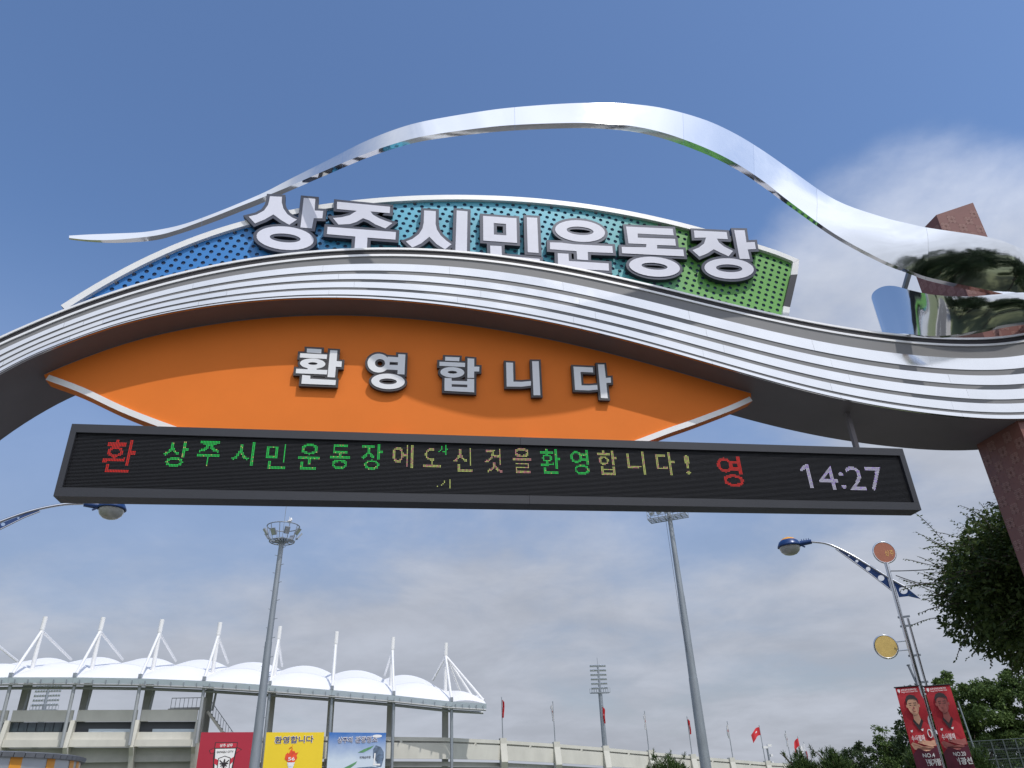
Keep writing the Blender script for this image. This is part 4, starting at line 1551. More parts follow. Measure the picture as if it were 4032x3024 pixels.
mb.tube([sp(22.9, 49.9, 18.9), sp(22.95, 49.9, 12), sp(23.05, 49.8, 9.6)], .012, 5)
mb.build('cable', 'wire', hm2)

# ================================================================== BILLBOARDS ON THE STAND
VB = 97.0


def billboard(u0, u1, zl, zr, name, label, m):
    zb = 2.6
    org = sp(u0, VB, zl)
    e = empty(name, sp((u0 + u1) / 2, VB, 0), label, 'billboard')
    mb = MB()
    vs = [sp(u0, VB, zb), sp(u1, VB, zb), sp(u1, VB, zr), sp(u0, VB, zl)]
    vs += [p + NV * .12 for p in vs]
    mb.add(vs, [(0, 1, 2, 3), (5, 4, 7, 6), (3, 2, 6, 7), (0, 4, 5, 1), (1, 5, 6, 2), (4, 0, 3, 7)])
    mb.build('print_sheet', m, e, org)
    for uu in (u0 + .12, u1 - .12):
        mb = MB()
        mb.tube([sp(uu, VB + .25, 0), sp(uu, VB + .25, zr + .05)], .09, 8)
        mb.build('support_post', 'galv', e)
    return e


def flat(e, name, m, pts, lift):
    mb = MB()
    mb.add([sp(a, VB - lift, b) for a, b in pts], [tuple(range(len(pts)))])
    return mb.build(name, m, e)


def circ(cu, cz, ru, rz, n=20, a0=0, a1=360):
    return [(cu + ru * math.cos(R(a0 + (a1 - a0) * q / n)), cz + rz * math.sin(R(a0 + (a1 - a0) * q / n))) for q in range(n if a1 - a0 == 360 else n + 1)]


bb = billboard(-13.85, -8.0, 9.12, 9.0, 'crest_billboard', 'crimson billboard with a black and white shield crest and SANGJU CITY lettering', 'billred')
cu0 = -11.05
flat(bb, 'ribbon_tail', 'printdark', [(-12.78, 7.3), (-12.05, 7.65), (-12.05, 7.05), (-12.6, 6.95)], .012)
flat(bb, 'ribbon_tail', 'printdark', [(-9.35, 7.3), (-9.95, 6.9), (-10.1, 7.0), (-10.1, 7.65)], .012)
flat(bb, 'ribbon_tail', 'printred', [(-12.68, 7.28), (-12.05, 7.58), (-12.05, 7.12), (-12.55, 7.0)], .016)
flat(bb, 'ribbon_tail', 'printred', [(-9.45, 7.26), (-9.92, 6.98), (-10.1, 7.08), (-10.1, 7.58)], .016)
flat(bb, 'shield', 'printdark', [(-12.25, 8.08), (-9.88, 8.04), (-9.88, 7.5), (-9.98, 6.6), (-10.1, 5.2), (-10.5, 4.2), (-11.1, 3.7), (-11.7, 4.2), (-12.1, 5.2), (-12.25, 6.6)], .02)
flat(bb, 'ribbon', 'printred', [(-12.17, 8.0), (-9.96, 7.96), (-9.96, 7.5), (-12.17, 7.52)], .026)
flat(bb, 'shield_field', 'printwhite', [(-12.12, 7.42), (-10.02, 7.4), (-10.12, 6.5), (-10.25, 5.2), (-10.6, 4.4), (-11.1, 4.0), (-11.6, 4.4), (-11.95, 5.2), (-12.05, 6.5)], .026)
flat(bb, 'side_stripe', 'printred', [(-12.1, 6.5), (-11.62, 6.3), (-11.7, 5.75), (-12.1, 6.0)], .032)
flat(bb, 'side_stripe', 'printred', [(-10.1, 6.6), (-10.55, 6.3), (-10.5, 5.75), (-10.14, 6.1)], .032)
flat(bb, 'inner_shield', 'printdark', [(-11.72, 6.5), (-11.05, 6.72), (-10.42, 6.5), (-10.42, 5.0), (-11.08, 4.3), (-11.72, 5.0)], .034)
flat(bb, 'inner_shield', 'printwhite', [(-11.64, 6.44), (-11.05, 6.64), (-10.5, 6.44), (-10.5, 5.05), (-11.08, 4.42), (-11.64, 5.05)], .038)
# bird emblem: spread wings as separate feathers
mb = MB()
for s_ in (-1, 1):
    for q in range(6):
        a = R(12 + q * 20)
        x0, z0 = cu0 + s_ * .04, 6.0 - q * .05
        x1, z1 = cu0 + s_ * (.12 + .40 * math.cos(a)), 6.15 + .25 * math.cos(a) - .85 * math.sin(a)
        mb.add([sp(x0, VB - .044, z0), sp(x0 + s_ * .02, VB - .044, z0 - .16), sp(x1, VB - .044, z1), sp(x1 - s_ * .03, VB - .044, z1 + .12)], [(0, 1, 2, 3)])
mb.add([sp(a, VB - .044, b) for a, b in circ(cu0 + .02, 6.28, .09, .12, 10)], [tuple(range(10))])
mb.add([sp(a, VB - .044, b) for a, b in ((cu0 - .1, 6.2), (cu0 + .1, 6.2), (cu0 + .06, 5.2), (cu0, 4.8), (cu0 - .06, 5.2))], [tuple(range(5))])
mb.build('bird_emblem', 'printdark', bb)
mb = MB()
put_text(mb, '상주 상무', sp(-11.72, VB - .05, 7.58), UV, (0, 0, 1), 1.35, .33, .02)
mb.build('lettering', 'printwhite', bb)
mb = MB()
put_text(mb, 'SANGJU CITY', sp(-11.95, VB - .05, 6.95), UV, (0, 0, 1), 1.75, .26, .012)
mb.build('lettering', 'printdark', bb)

bb = billboard(-6.95, -.65, 8.95, 8.8, 'welcome_billboard', 'yellow billboard with blue welcome lettering over a burning torch', 'billyellow')
mb = MB()
put_text(mb, '환영합니다', sp(-6.0, VB - .04, 7.75), UV, (0, 0, 1), 4.25, .78, .035)
mb.build('lettering', 'printwhite', bb)
mb = MB()
put_text(mb, '환영합니다', sp(-5.96, VB - .05, 7.79), UV, (0, 0, 1), 4.17, .70, .012)
mb.build('lettering', 'printnavy', bb)
flat(bb, 'flame', 'flame', [(-4.35, 5.9), (-4.72, 6.2), (-4.66, 6.62), (-4.45, 6.85), (-4.32, 6.7), (-4.2, 7.0), (-3.98, 7.32), (-3.95, 6.95), (-3.75, 7.0), (-3.6, 6.75), (-3.3, 6.85), (-3.48, 6.55), (-3.38, 6.25), (-3.65, 5.9), (-4.0, 5.75)], .03)
mb = MB()
mb.tube([sp(-4.35, VB - .03, 7.15), sp(-4.28, VB - .03, 7.3), sp(-4.05, VB - .03, 7.38), sp(-4.0, VB - .03, 7.6)], [.02, .035, .035, .01], 5)
mb.build('smoke_wisp', 'flame', bb)
flat(bb, 'torch', 'torch', [(-4.42, 5.85), (-3.6, 5.85), (-3.72, 5.45), (-3.8, 5.2), (-3.78, 3.6), (-4.24, 3.6), (-4.22, 5.2), (-4.3, 5.45)], .034)
flat(bb, 'torch_cup', 'printwhite', [(-4.3, 5.8), (-3.72, 5.8), (-3.82, 5.5), (-4.2, 5.5)], .04)
mb = MB()
put_text(mb, '56', sp(-4.35, VB - .04, 6.02), UV, (0, 0, 1), .72, .36, .02)
mb.build('lettering', 'printwhite', bb)

bb = billboard(-.1, 6.3, 8.78, 8.57, 'tourism_billboard', 'blue sky billboard with a curved train picture and Korean lettering', 'billblue')
mb = MB()
put_text(mb, '상주의', sp(.85, VB - .04, 7.62), UV, (0, 0, 1), 1.7, .66, .05)
put_text(mb, '관광명소', sp(2.85, VB - .04, 7.58), UV, (0, 0, 1), 2.5, .70, .05)
mb.build('lettering', 'printwhite', bb)
mb = MB()
put_text(mb, '상주의', sp(.88, VB - .05, 7.65), UV, (0, 0, 1), 1.64, .56, .006)
put_text(mb, '관광명소', sp(2.88, VB - .05, 7.61), UV, (0, 0, 1), 2.44, .60, .006)
mb.build('lettering', 'printnavy', bb)
mb = MB()
put_text(mb, '국제승마장', sp(3.42, VB - .04, 5.98), UV, (0, 0, 1), 1.25, .26, .01)
mb.build('lettering', 'printdark', bb)
# grey roofed hall, rails and train front as printed shapes
flat(bb, 'picture_tower', 'train', [(4.9, 6.05), (5.35, 5.6), (5.35, 5.1), (5.9, 5.1), (6.15, 6.0), (6.1, 6.6), (5.75, 7.1), (5.2, 7.3), (4.9, 6.9)], .02)
flat(bb, 'picture_frame', 'printwhite', [(4.95, 5.45), (5.75, 5.4), (5.75, 5.22), (4.95, 5.27)], .026)
flat(bb, 'picture_frame', 'printwhite', [(5.05, 6.5), (5.2, 6.5), (5.15, 5.4), (5.0, 5.4)], .026)
flat(bb, 'picture_hills', 'hillprint', [(.9, 4.4), (1.3, 4.9), (2.2, 5.3), (3.2, 5.75), (3.0, 5.45), (2.2, 4.9), (1.8, 4.3), (1.2, 4.1)], .02)
flat(bb, 'picture_hills', 'hillprint', [(3.2, 6.6), (3.9, 6.95), (5.0, 7.3), (4.6, 6.95), (3.8, 6.6)], .02)
flat(bb, 'picture_train', 'train', [(1.4, 4.25), (2.2, 4.9), (3.4, 5.1), (4.8, 5.15), (5.6, 5.0), (5.5, 4.5), (4.0, 4.2), (3.0, 3.8), (2.0, 3.7)], .02)
flat(bb, 'picture_roof', 'printnavy', [(1.6, 4.2), (2.1, 4.75), (2.55, 4.35), (2.4, 3.9)], .03)
flat(bb, 'picture_band', 'printwhite', [(2.7, 4.75), (4.6, 4.95), (5.5, 4.8), (5.3, 4.65), (3.6, 4.6)], .03)
flat(bb, 'picture_cloud', 'printwhite', circ(5.3, 8.25, .55, .16), .02)

# ================================================================== ROADSIDE BOOTH
bo = empty('roadside_booth', (-16.2, 31.0, 0), 'round silver booth with orange stripes and a grey tiled roof edge', 'booth')
cb, rb = Vector((-16.2, 31.0, 0)), 6.0
zt = 3.4


def drum(mb, r0, z0, r1, z1, a0, a1, nseg, mi=0):
    vs = []
    for q in range(nseg + 1):
        a = a0 + (a1 - a0) * q / nseg
        vs += [(cb.x + r0 * math.cos(a), cb.y + r0 * math.sin(a), z0), (cb.x + r1 * math.cos(a), cb.y + r1 * math.sin(a), z1)]
    mb.add(vs, [(2 * q, 2 * q + 2, 2 * q + 3, 2 * q + 1) for q in range(nseg)], mi, True)


mb = MB()
drum(mb, rb, 0, rb, zt - .12, 0, 2 * math.pi, 72)
mb.build('drum_wall', 'boothsilver', bo)
mb = MB()
drum(mb, rb + .14, zt - .02, rb + .05, zt + .02, 0, 2 * math.pi, 72)
drum(mb, rb + .05, zt + .02, .1, zt + .12, 0, 2 * math.pi, 48)
drum(mb, rb - .1, zt - .13, rb + .1, zt - .13, 0, 2 * math.pi, 72)
mb.build('roof', 'boothroof', bo)
for q in range(96):
    a0, a1 = 2 * math.pi * q / 96, 2 * math.pi * (q + .94) / 96
    if .5 < a0 < 3.6:
        continue
    mb = MB()
    drum(mb, rb + .12, zt - .14, rb + .15, zt - .005, a0, a1, 2)
    drum(mb, rb + .0, zt - .141, rb + .12, zt - .14, a0, a1, 2)
    mb.build('roof_tile', 'boothroof', bo)
for ac in (-1.45, -1.21, -.97, -.73, -.486, -.24, 0.0, .12, .34):
    wd = .036
    mb = MB()
    drum(mb, rb + .006, 0, rb + .006, zt - .13, ac - wd, ac + wd, 3)
    mb.build('stripe', 'boothorange', bo)

# ================================================================== STREET LAMPS
def lathe(mb, c, prof, n=24, mi=0, axis=None):
    """surface of revolution about a vertical axis: prof = (radius, z)"""
    vs = []
    for r_, z in prof:
        for q in range(n):
            a = 2 * math.pi * q / n
            vs.append((c[0] + r_ * math.cos(a), c[1] + r_ * math.sin(a), c[2] + z))
    mb.add(vs, [(i * n + q, i * n + (q + 1) % n, (i + 1) * n + (q + 1) % n, (i + 1) * n + q) for i in range(len(prof) - 1) for q in range(n)], mi, True)


def lamp_head(root, c, ad):
    """c: centre of the rim, ad: unit vector from the head towards the arm"""
    mb = MB()
    lathe(mb, c, [(.34, -.015), (.365, .0), (.35, .05), (.30, .15), (.24, .20)])
    hd = mb.build('lamp_hood', 'lampblue', root)
    mb = MB()
    lathe(mb, c, [(.24, .20), (.17, .26), (.08, .295), (.0, .30)])
    mb.build('hood_cap', 'lamporange', hd)
    mb = MB()
    lathe(mb, c, [(.315, -.012), (.31, -.07), (.27, -.16), (.18, -.235), (.08, -.265), (.0, -.27)])
    mb.build('lamp_dome', 'lampdome', hd)
    mb = MB()
    a = Vector(c) + ad * .33 + Vector((0, 0, .05))
    mb.tube([a, a + ad * .34 + Vector((0, 0, .01))], [.085, .07], 10)
    for q in range(4):
        p = a + ad * (.06 + q * .07)
        mb.beam(p + Vector((0, 0, .05)), p + Vector((0, 0, .13)), .015, .015)
    mb.beam(a + Vector((0, 0, -.05)), a + ad * .12 + Vector((0, 0, -.13)), .04, .04)
    mb.build('arm_socket', 'lampblue', hd)


def street_lamp(label, base, hd_pt, joint_z, arm_pts, fin_pts, holes_):
    root = empty('street_lamp', base, label, 'street lamp', 'street lamps either side of the road')
    hd_pt = Vector(hd_pt)
    ad = (Vector(arm_pts[0]) - hd_pt)
    ad.z = 0
    ad.normalize()
    lamp_head(root, hd_pt, ad)
    mb = MB()
    pts = [Vector(p) for p in catmull([tuple(p) for p in arm_pts], 6)]
    mb.tube(pts, .036, 10)
    mb.build('arm', 'stainless', root)
    return root, ad, pts


# --- lamp on the right: arm swings out to the left over the road
LP = Vector((14.68, 20.23, 0))
arm_dir = Vector((12.52 - 14.70, 21.64 - 20.22, 0)).normalized()


def la(s_, z):
    """point in the vertical plane of the right lamp's arm, s_ metres out from the pole"""
    p = LP + arm_dir * s_
    return Vector((p.x, p.y, z))


lampR, ad, pts = street_lamp('stainless street lamp with two round discs and twin red banners beside the dark tree', LP, la(2.60, 8.10), 6.9,
                             [la(1.95, 8.16), la(1.5, 8.02), la(1.0, 7.66), la(.5, 7.2), la(0, 6.72), la(-.38, 6.38)], None, None)
mb = MB()
mb.tube([la(0.03, 0), la(0.03, 7.22)], .062, 14)
mb.build('pole', 'stainless', lampR)
mb = MB()
mb.tube([la(-.13, 0), la(-.13, 5.6)], .034, 10)
mb.build('twin_pole', 'stainless', lampR)
for z in (5.65, 5.4, 4.6, 3.9):
    mb = MB()
    mb.beam(la(-.2, z), la(.12, z), .05, .05)
    mb.build('clamp', 'galvdark', lampR)
# blue fin with round holes, cut from sheet as a ladder of frames around the holes
def fin(root, upper, lower, holes_, thick=.02):
    """upper/lower: lists of (s, z); holes: (s, z, r); sheet is filled by a 2D curve with holes"""
    c = bpy.data.curves.new('fin', 'CURVE')
    c.dimensions = '2D'
    c.fill_mode = 'BOTH'
    c.extrude = thick / 2

    def loop(P):
        sp_ = c.splines.new('POLY')
        sp_.points.add(len(P) - 1)
        for q, (a, b) in zip(sp_.points, P):
            q.co = (a, b, 0, 1)
        sp_.use_cyclic_u = True
    loop(list(upper) + list(lower)[::-1])
    for a, b, r_ in holes_:
        loop([(a + r_ * math.cos(2 * math.pi * q / 16), b + r_ * math.sin(2 * math.pi * q / 16)) for q in range(16)])
    t = bpy.data.objects.new('fin', c)
    COL.objects.link(t)
    bpy.context.view_layer.update()
    me = bpy.data.meshes.new_from_object(t.evaluated_get(bpy.context.evaluated_depsgraph_get()))
    bpy.data.objects.remove(t)
    return me


def place_fin(me, root, fn, side):
    for v in me.vertices:
        p = fn(v.co.x, v.co.y) + side * v.co.z
        v.co = p
    me.materials.clear()
    me.materials.append(M['lampblue'])
    for p in me.polygons:
        p.material_index = 0
        p.use_smooth = False
    me.update()
    return link('blue_fin', me, root)


side = Vector((-arm_dir.y, arm_dir.x, 0))
me = fin(lampR, [(1.22, 7.80), (1.0, 7.63), (.5, 7.17), (0.1, 6.80)], [(1.22, 7.76), (1.0, 7.52), (.5, 6.95), (0.1, 6.42)], [(.98, 7.575, .022), (.8, 7.38, .042), (.55, 7.11, .062), (.27, 6.80, .085)])
place_fin(me, lampR, la, side)
me = fin(lampR, [(-.02, 6.70), (-.38, 6.36), (-.60, 6.08)], [(-.06, 6.2), (-.3, 6.2), (-.60, 6.08)], [(-.22, 6.38, .11)])
place_fin(me, lampR, la, side)
mb = MB()
mb.tube([la(1.3, 7.83), la(1.0, 7.49), (la(.5, 6.92)), la(.08, 6.40)], .018, 8)
mb.build('lower_arm', 'stainless', lampR)


def disc(root, c, r_, nrm, m_face, name):
    nrm = Vector(nrm).normalized()
    mb = MB()
    mb.tube([c - nrm * .02, c + nrm * .02], r_, 32)
    d = mb.build(name, m_face, root)
    t = nrm.cross(Vector((0, 0, 1))).normalized()
    u_ = t.cross(nrm)
    mb = MB()
    mb.tube([c + (t * math.cos(2 * math.pi * q / 32) + u_ * math.sin(2 * math.pi * q / 32)) * (r_ + .012) for q in range(33)], .026, 8, caps=False)
    mb.build('disc_ring', 'stainless', d)
    return d, t, u_


toc = Vector((-14.68, -20.23, 0)).normalized()
dn = (toc + Vector((.35, 0, 0))).normalized()
d1, t, u_ = disc(lampR, la(.0, 7.52), .30, dn, 'signbrown', 'round_sign')
mb = MB()
rr = -t if t.dot(Vector((1, 0, 0))) < 0 else t
put_text(mb, '상주', la(.0, 7.52) + dn * .024 + rr * .0 + Vector((0, 0, -.12)), rr, (0, 0, 1), .25, .18, .01)
mb.build('lettering', 'signgold', d1)
d2, t, u_ = disc(lampR, la(.62, 4.90), .30, dn, 'signyellow', 'round_sign')
for dz_ in (.1, -.14):
    mb = MB()
    mb.tube([la(.33, 4.9 + dz_), la(.02, 4.9 + dz_ + .0)], .014, 6)
    mb.build('disc_bracket', 'stainless', lampR)
mb = MB()
mb.tube([la(.18, 4.35), la(-.02, 3.2)], .03, 8)
mb.tube([la(.18, 4.35), la(.185, 4.38)], .045, 8)
mb.build('flag_holder', 'galvdark', lampR)
mb = MB()
for q in range(3):
    mb.tube([la(.28 - q * .12, 3.86 + .02 * q), la(.12 - q * .1, 3.74)], .015, 6)
mb.build('spare_holder', 'wire', lampR)

# --- twin banners hanging from the lamp
def banner(s0, s1, ztop, lean, label, skin, num, pos, name_txt, flip):
    root = empty('banner', la((s0 + s1) / 2, 0), label, 'banner', 'banners on the street lamp')
    zb = 1.35
    W = s0 - s1

    bd = Vector((-.92, .40, 0)).normalized()

    def bp(a, z, off=0.0):
        """a: 0..1 left to right as read, z height"""
        t_ = (ztop - z) / (ztop - zb)
        s_ = s0 - W * a - lean * t_
        p = la(s_, z)
        ripple = .03 * math.sin(a * 5 + z * 2.2) * t_ + .02 * math.sin(z * 6.0 + a)
        return p + toc * (ripple + .06 + off)
    mb = MB()
    nu_, nv_ = 8, 22
    vs = [bp(i / nu_, ztop + (zb - ztop) * j / nv_) for j in range(nv_ + 1) for i in range(nu_ + 1)]
    mb.add(vs, [(j * (nu_ + 1) + i, j * (nu_ + 1) + i + 1, (j + 1) * (nu_ + 1) + i + 1, (j + 1) * (nu_ + 1) + i) for j in range(nv_) for i in range(nu_)], 0, True)
    mb.build('cloth', 'bannerred', root)
    mb = MB()
    mb.tube([bp(-.05, ztop + .015), bp(1.03, ztop + .015)], .018, 8)
    mb.build('hanging_rod', 'wire', root)

    def zm(z):
        return ztop - (ztop - z) * .83

    def patch(pts, m, nm, off):
        mb = MB()
        mb.add([bp(a, zm(z), off) for a, z in pts], [tuple(range(len(pts)))])
        return mb.build(nm, m, root)

    def el(a, z, ra, rz, n_=18, z_lo=-9):
        return [(a + ra * math.cos(2 * math.pi * q / n_), max(z_lo, z + rz * math.sin(2 * math.pi * q / n_))) for q in range(n_)]
    c_ = .52
    # printed player: shirt, crossed arms, neck, head, hair, features
    patch([(.02, 2.35), (.1, 2.62), (.3, 2.72), (.42, 2.82), (.66, 2.82), (.8, 2.72), (.97, 2.6), (.99, 2.1), (.9, 1.7), (.1, 1.7)], 'bannerred', 'printed_shirt', .012)
    patch([(.03, 2.10), (.12, 2.16), (.5, 2.02), (.86, 2.0), (.9, 1.9), (.5, 1.88), (.12, 1.95)], skin, 'printed_arm', .022)
    patch([(.30, 2.14), (.45, 2.22), (.8, 2.16), (.97, 2.2), (.98, 2.03), (.8, 2.0), (.5, 2.08)], skin, 'printed_arm', .025)
    patch([(.12, 2.10), (.5, 1.98), (.86, 1.97), (.86, 1.955), (.5, 1.965), (.12, 2.085)], 'skin2', 'printed_crease', .027)
    patch([(.42, 3.0), (.64, 3.0), (.68, 2.78), (.54, 2.66), (.4, 2.78)], skin, 'printed_neck', .02)
    patch([(.38, 2.84), (.54, 2.64), (.7, 2.84), (.74, 2.76), (.56, 2.5), (.5, 2.5), (.34, 2.76)], 'printdark', 'printed_collar', .026)
    patch(el(.51, 3.22, .215, .27), skin, 'printed_face', .028)
    patch([(.28, 3.26), (.27, 3.42), (.36, 3.53), (.5, 3.57), (.66, 3.53), (.75, 3.42), (.74, 3.26), (.7, 3.38), (.6, 3.43), (.42, 3.43), (.33, 3.38)], 'printdark', 'printed_hair', .034)
    for a in (.42, .6):
        patch([(a - .06, 3.29), (a + .06, 3.295), (a + .06, 3.315), (a - .06, 3.31)], 'printdark', 'printed_brow', .036)
        patch(el(a, 3.24, .045, .012, 8), 'printdark', 'printed_eye', .036)
    patch([(.49, 3.2), (.53, 3.2), (.55, 3.12), (.47, 3.12)], 'skin2', 'printed_nose', .036)
    patch(el(.51, 3.055, .07, .014, 8), 'skin2', 'printed_mouth', .036)
    patch(el(.27, 3.22, .025, .06, 8), skin, 'printed_ear', .03)
    patch(el(.75, 3.22, .025, .06, 8), skin, 'printed_ear', .03)
    for a, z in ((.2, 2.5), (.62, 2.52)):
        patch([(a - .05, z), (a + .05, z + .02), (a + .02, z - .05), (a - .03, z - .05)], 'printwhite', 'printed_badge', .03)
    if not flip:
        mb = MB()
        mb.tube([bp(.86 + .075 * math.cos(2 * math.pi * q / 14), 2.62 + .1 * math.sin(2 * math.pi * q / 14), .034) for q in range(15)], .012, 5, caps=False)
        mb.build('printed_badge', 'printwhite', root)
    # club line at the top
    patch([(.07, ztop - .05), (.16, ztop - .05), (.16, ztop - .12), (.115, ztop - .17), (.07, ztop - .12)], 'printwhite', 'club_badge', .03)

    def txt(s_, a0, a1, z0, z1, bold, m='printwhite', off=.036):
        V, T = text_tris(s_, bold)
        mb = MB()
        mb.add([bp(a0 + (a1 - a0) * x, zm(z0 + (z1 - z0) * y), off) for x, y in V], [tuple(q) for q in T])
        mb.build('lettering', m, root)
    txt('상주상무프로축구단', .2, .82, ztop - .115, ztop - .05, .02)
    txt('Sangju City Football Club', .2, .84, ztop - .175, ztop - .125, .01)
    txt('수사불패', .12, .62, 2.18, 2.36, .01)
    patch([(.0, 1.8), (.25, 1.98), (.6, 1.86), (1, 2.02), (1, zb), (0, zb)], 'bannerdark', 'printed_fade', .038)
    txt(num, .36, .82, 1.70, 1.82, .02, off=.044)
    txt(pos, .02, .30, 1.50, 1.64, .02, off=.044)
    txt(name_txt, .34, .98, 1.46, 1.66, .03, off=.044)


banner(.66, .03, 3.80, .02, 'red banner with a pale faced player on the pole side over the road', 'skin', 'NO.4', 'MF', '윤빛가람', False)
banner(-.06, -.69, 3.77, .03, 'red banner with a shaded player on the tree side of the lamp pole', 'skin2', 'NO.20', 'DF', '이광선', True)

# --- cables from the lamp into the tree
for nm, a, b, sag in (('cable', (14.61, 20.28, 6.98), (17.5, 18.2, 6.9), .12), ('cable', (14.79, 20.16, 6.82), (16.6, 18.8, 5.8), .1)):
    a, b = Vector(a), Vector(b)
    mb = MB()
    mb.tube([a.lerp(b, q / 12) - Vector((0, 0, sag * 4 * (q / 12) * (1 - q / 12))) for q in range(13)], .014, 5)
    o = mb.build('overhead_cable', 'wire')
    tag(o, 'thin black cable from the lamp top straight into the dark tree' if sag > .11 else 'thin black cable slanting down from the lamp fin into the dark tree', 'cable')

# --- lamp on the left: pole stands outside the frame
LL = Vector((-10.9, 19.4, 0))
ldir = Vector((-7.18 + 10.9, 20.79 - 19.4, 0)).normalized()
reach = (Vector((-7.18, 20.79, 0)) - LL).length


def lb(s_, z):
    p = LL + ldir * s_
    return Vector((p.x, p.y, z))


lampL, ad, pts = street_lamp('street lamp whose clear dome hangs just below the LED display corner', LL, lb(reach, 8.72), 7.3,
                             [lb(reach - .68, 8.79), lb(reach - 1.2, 8.68), lb(reach - 1.9, 8.38), lb(reach - 2.7, 7.85), lb(reach - 3.4, 7.25), lb(0, 6.75)], None, None)
mb = MB()
mb.tube([lb(0, 0), lb(0, 7.5)], .07, 12)
mb.build('pole', 'stainless', lampL)
sideL = Vector((-ldir.y, ldir.x, 0))
rc = reach
me = fin(lampL, [(rc - 1.62, 8.49), (rc - 1.9, 8.34), (rc - 2.7, 7.81), (rc - 3.4, 7.2), (.05, 6.75)], [(rc - 1.62, 8.46), (rc - 1.9, 8.27), (rc - 2.7, 7.60), (rc - 3.4, 6.88), (.05, 6.3)],
         [(rc - 2.02, 8.22, .025), (rc - 2.3, 8.02, .045), (rc - 2.62, 7.77, .07), (rc - 3.05, 7.4, .09)])
place_fin(me, lampL, lb, sideL)
mb = MB()
mb.tube([lb(rc - 1.6, 8.45), lb(rc - 1.9, 8.25), lb(rc - 2.7, 7.58), lb(rc - 3.4, 6.86)], .018, 8)
mb.build('lower_arm', 'stainless', lampL)

# ================================================================== VEGETATION
def quads(pos, t, b_, sl, sw):
    """diamond leaves: centre positions, long axis t, side axis b_"""
    v0 = pos - t * sl[:, None]
    v1 = pos + b_ * sw[:, None]
    v2 = pos + t * sl[:, None]
    v3 = pos - b_ * sw[:, None]
    V = np.stack([v0, v1, v2, v3], 1).reshape(-1, 3)
    n_ = len(pos)
    F = np.arange(n_ * 4).reshape(n_, 4)
    return V, F


def fast_mesh(name, V, F, m, parent=None):
    me = bpy.data.meshes.new(name)
    nv, nf = len(V), len(F)
    me.vertices.add(nv)
    me.vertices.foreach_set('co', V.astype(np.float32).ravel())
    me.loops.add(nf * F.shape[1])
    me.loops.foreach_set('vertex_index', F.astype(np.int32).ravel())
    me.polygons.add(nf)
    me.polygons.foreach_set('loop_start', np.arange(0, nf * F.shape[1], F.shape[1], dtype=np.int32))
    me.materials.append(M[m])
    me.update(calc_edges=True)
    me.validate()
    return link(name, me, parent)


def unit(a):
    return a / np.maximum(1e-9, np.linalg.norm(a, axis=1))[:, None]


def tree(base, height, blobs, n_leaf, leaf, m, label, group=None, name='tree', trunk=.16, seed=1, clump=.45, cat='tree'):
    r = np.random.default_rng(seed)
    base = Vector(base)
    e = empty(name, base, label, cat, group)
    # clumps: on the shell of each blob with some inside
    cen, rad = [], []
    vol = np.array([b[3] * b[4] * b[5] for b in blobs])
    for b, w in zip(blobs, vol / vol.sum()):
        k_ = max(8, int(90 * w * len(blobs) ** .5))
        d = unit(r.normal(size=(k_, 3)))
        q = r.uniform(.35, 1.0, k_) ** .6
        cen.append(np.array(b[:3]) + d * q[:, None] * np.array(b[3:6]))
        rad.append(r.uniform(.5, 1.25, k_) * clump)
    cen, rad = np.concatenate(cen), np.concatenate(rad)
    idx = r.integers(0, len(cen), n_leaf)
    off = unit(r.normal(size=(n_leaf, 3))) * (r.uniform(0, 1, n_leaf) ** .45)[:, None]
    off[:, 2] *= .8
    pos = cen[idx] + off * rad[idx][:, None]
    keep = pos[:, 2] > .25
    pos = pos[keep]
    t = unit(off[keep] + r.normal(size=pos.shape) * .7 + np.array([0, 0, -.25]))
    b_ = unit(np.cross(t, r.normal(size=pos.shape)))
    sl = leaf * r.uniform(.6, 1.3, len(pos))
    V, F = quads(pos, t, b_, sl, sl * .42)
    fast_mesh('crown', V + np.array(base), F, m, e)
    mb = MB()
    topz = max(b[2] for b in blobs)
    mid = Vector((blobs[0][0] * .6, blobs[0][1] * .6, topz * .55))
    mb.tube([base, base + mid * .5 + Vector((.03, .02, 0)), base + mid], [trunk, trunk * .8, trunk * .6], 10)
    for b in blobs:
        mb.tube([base + mid * .85, base + mid + (Vector(b[:3]) - mid) * .5 + Vector((0, 0, .15)), base + Vector(b[:3])], [trunk * .5, trunk * .33, trunk * .12], 7)
        for q in range(4):
            dd = Vector(r.normal(size=3)).normalized()
            tip = Vector(b[:3]) + Vector((dd.x * b[3], dd.y * b[4], dd.z * b[5])) * .8
            mb.tube([base + Vector(b[:3]) * .8 + mid * .2, base + tip], [trunk * .16, trunk * .05], 5)
    mb.build('trunk', 'bark', e)
    return e


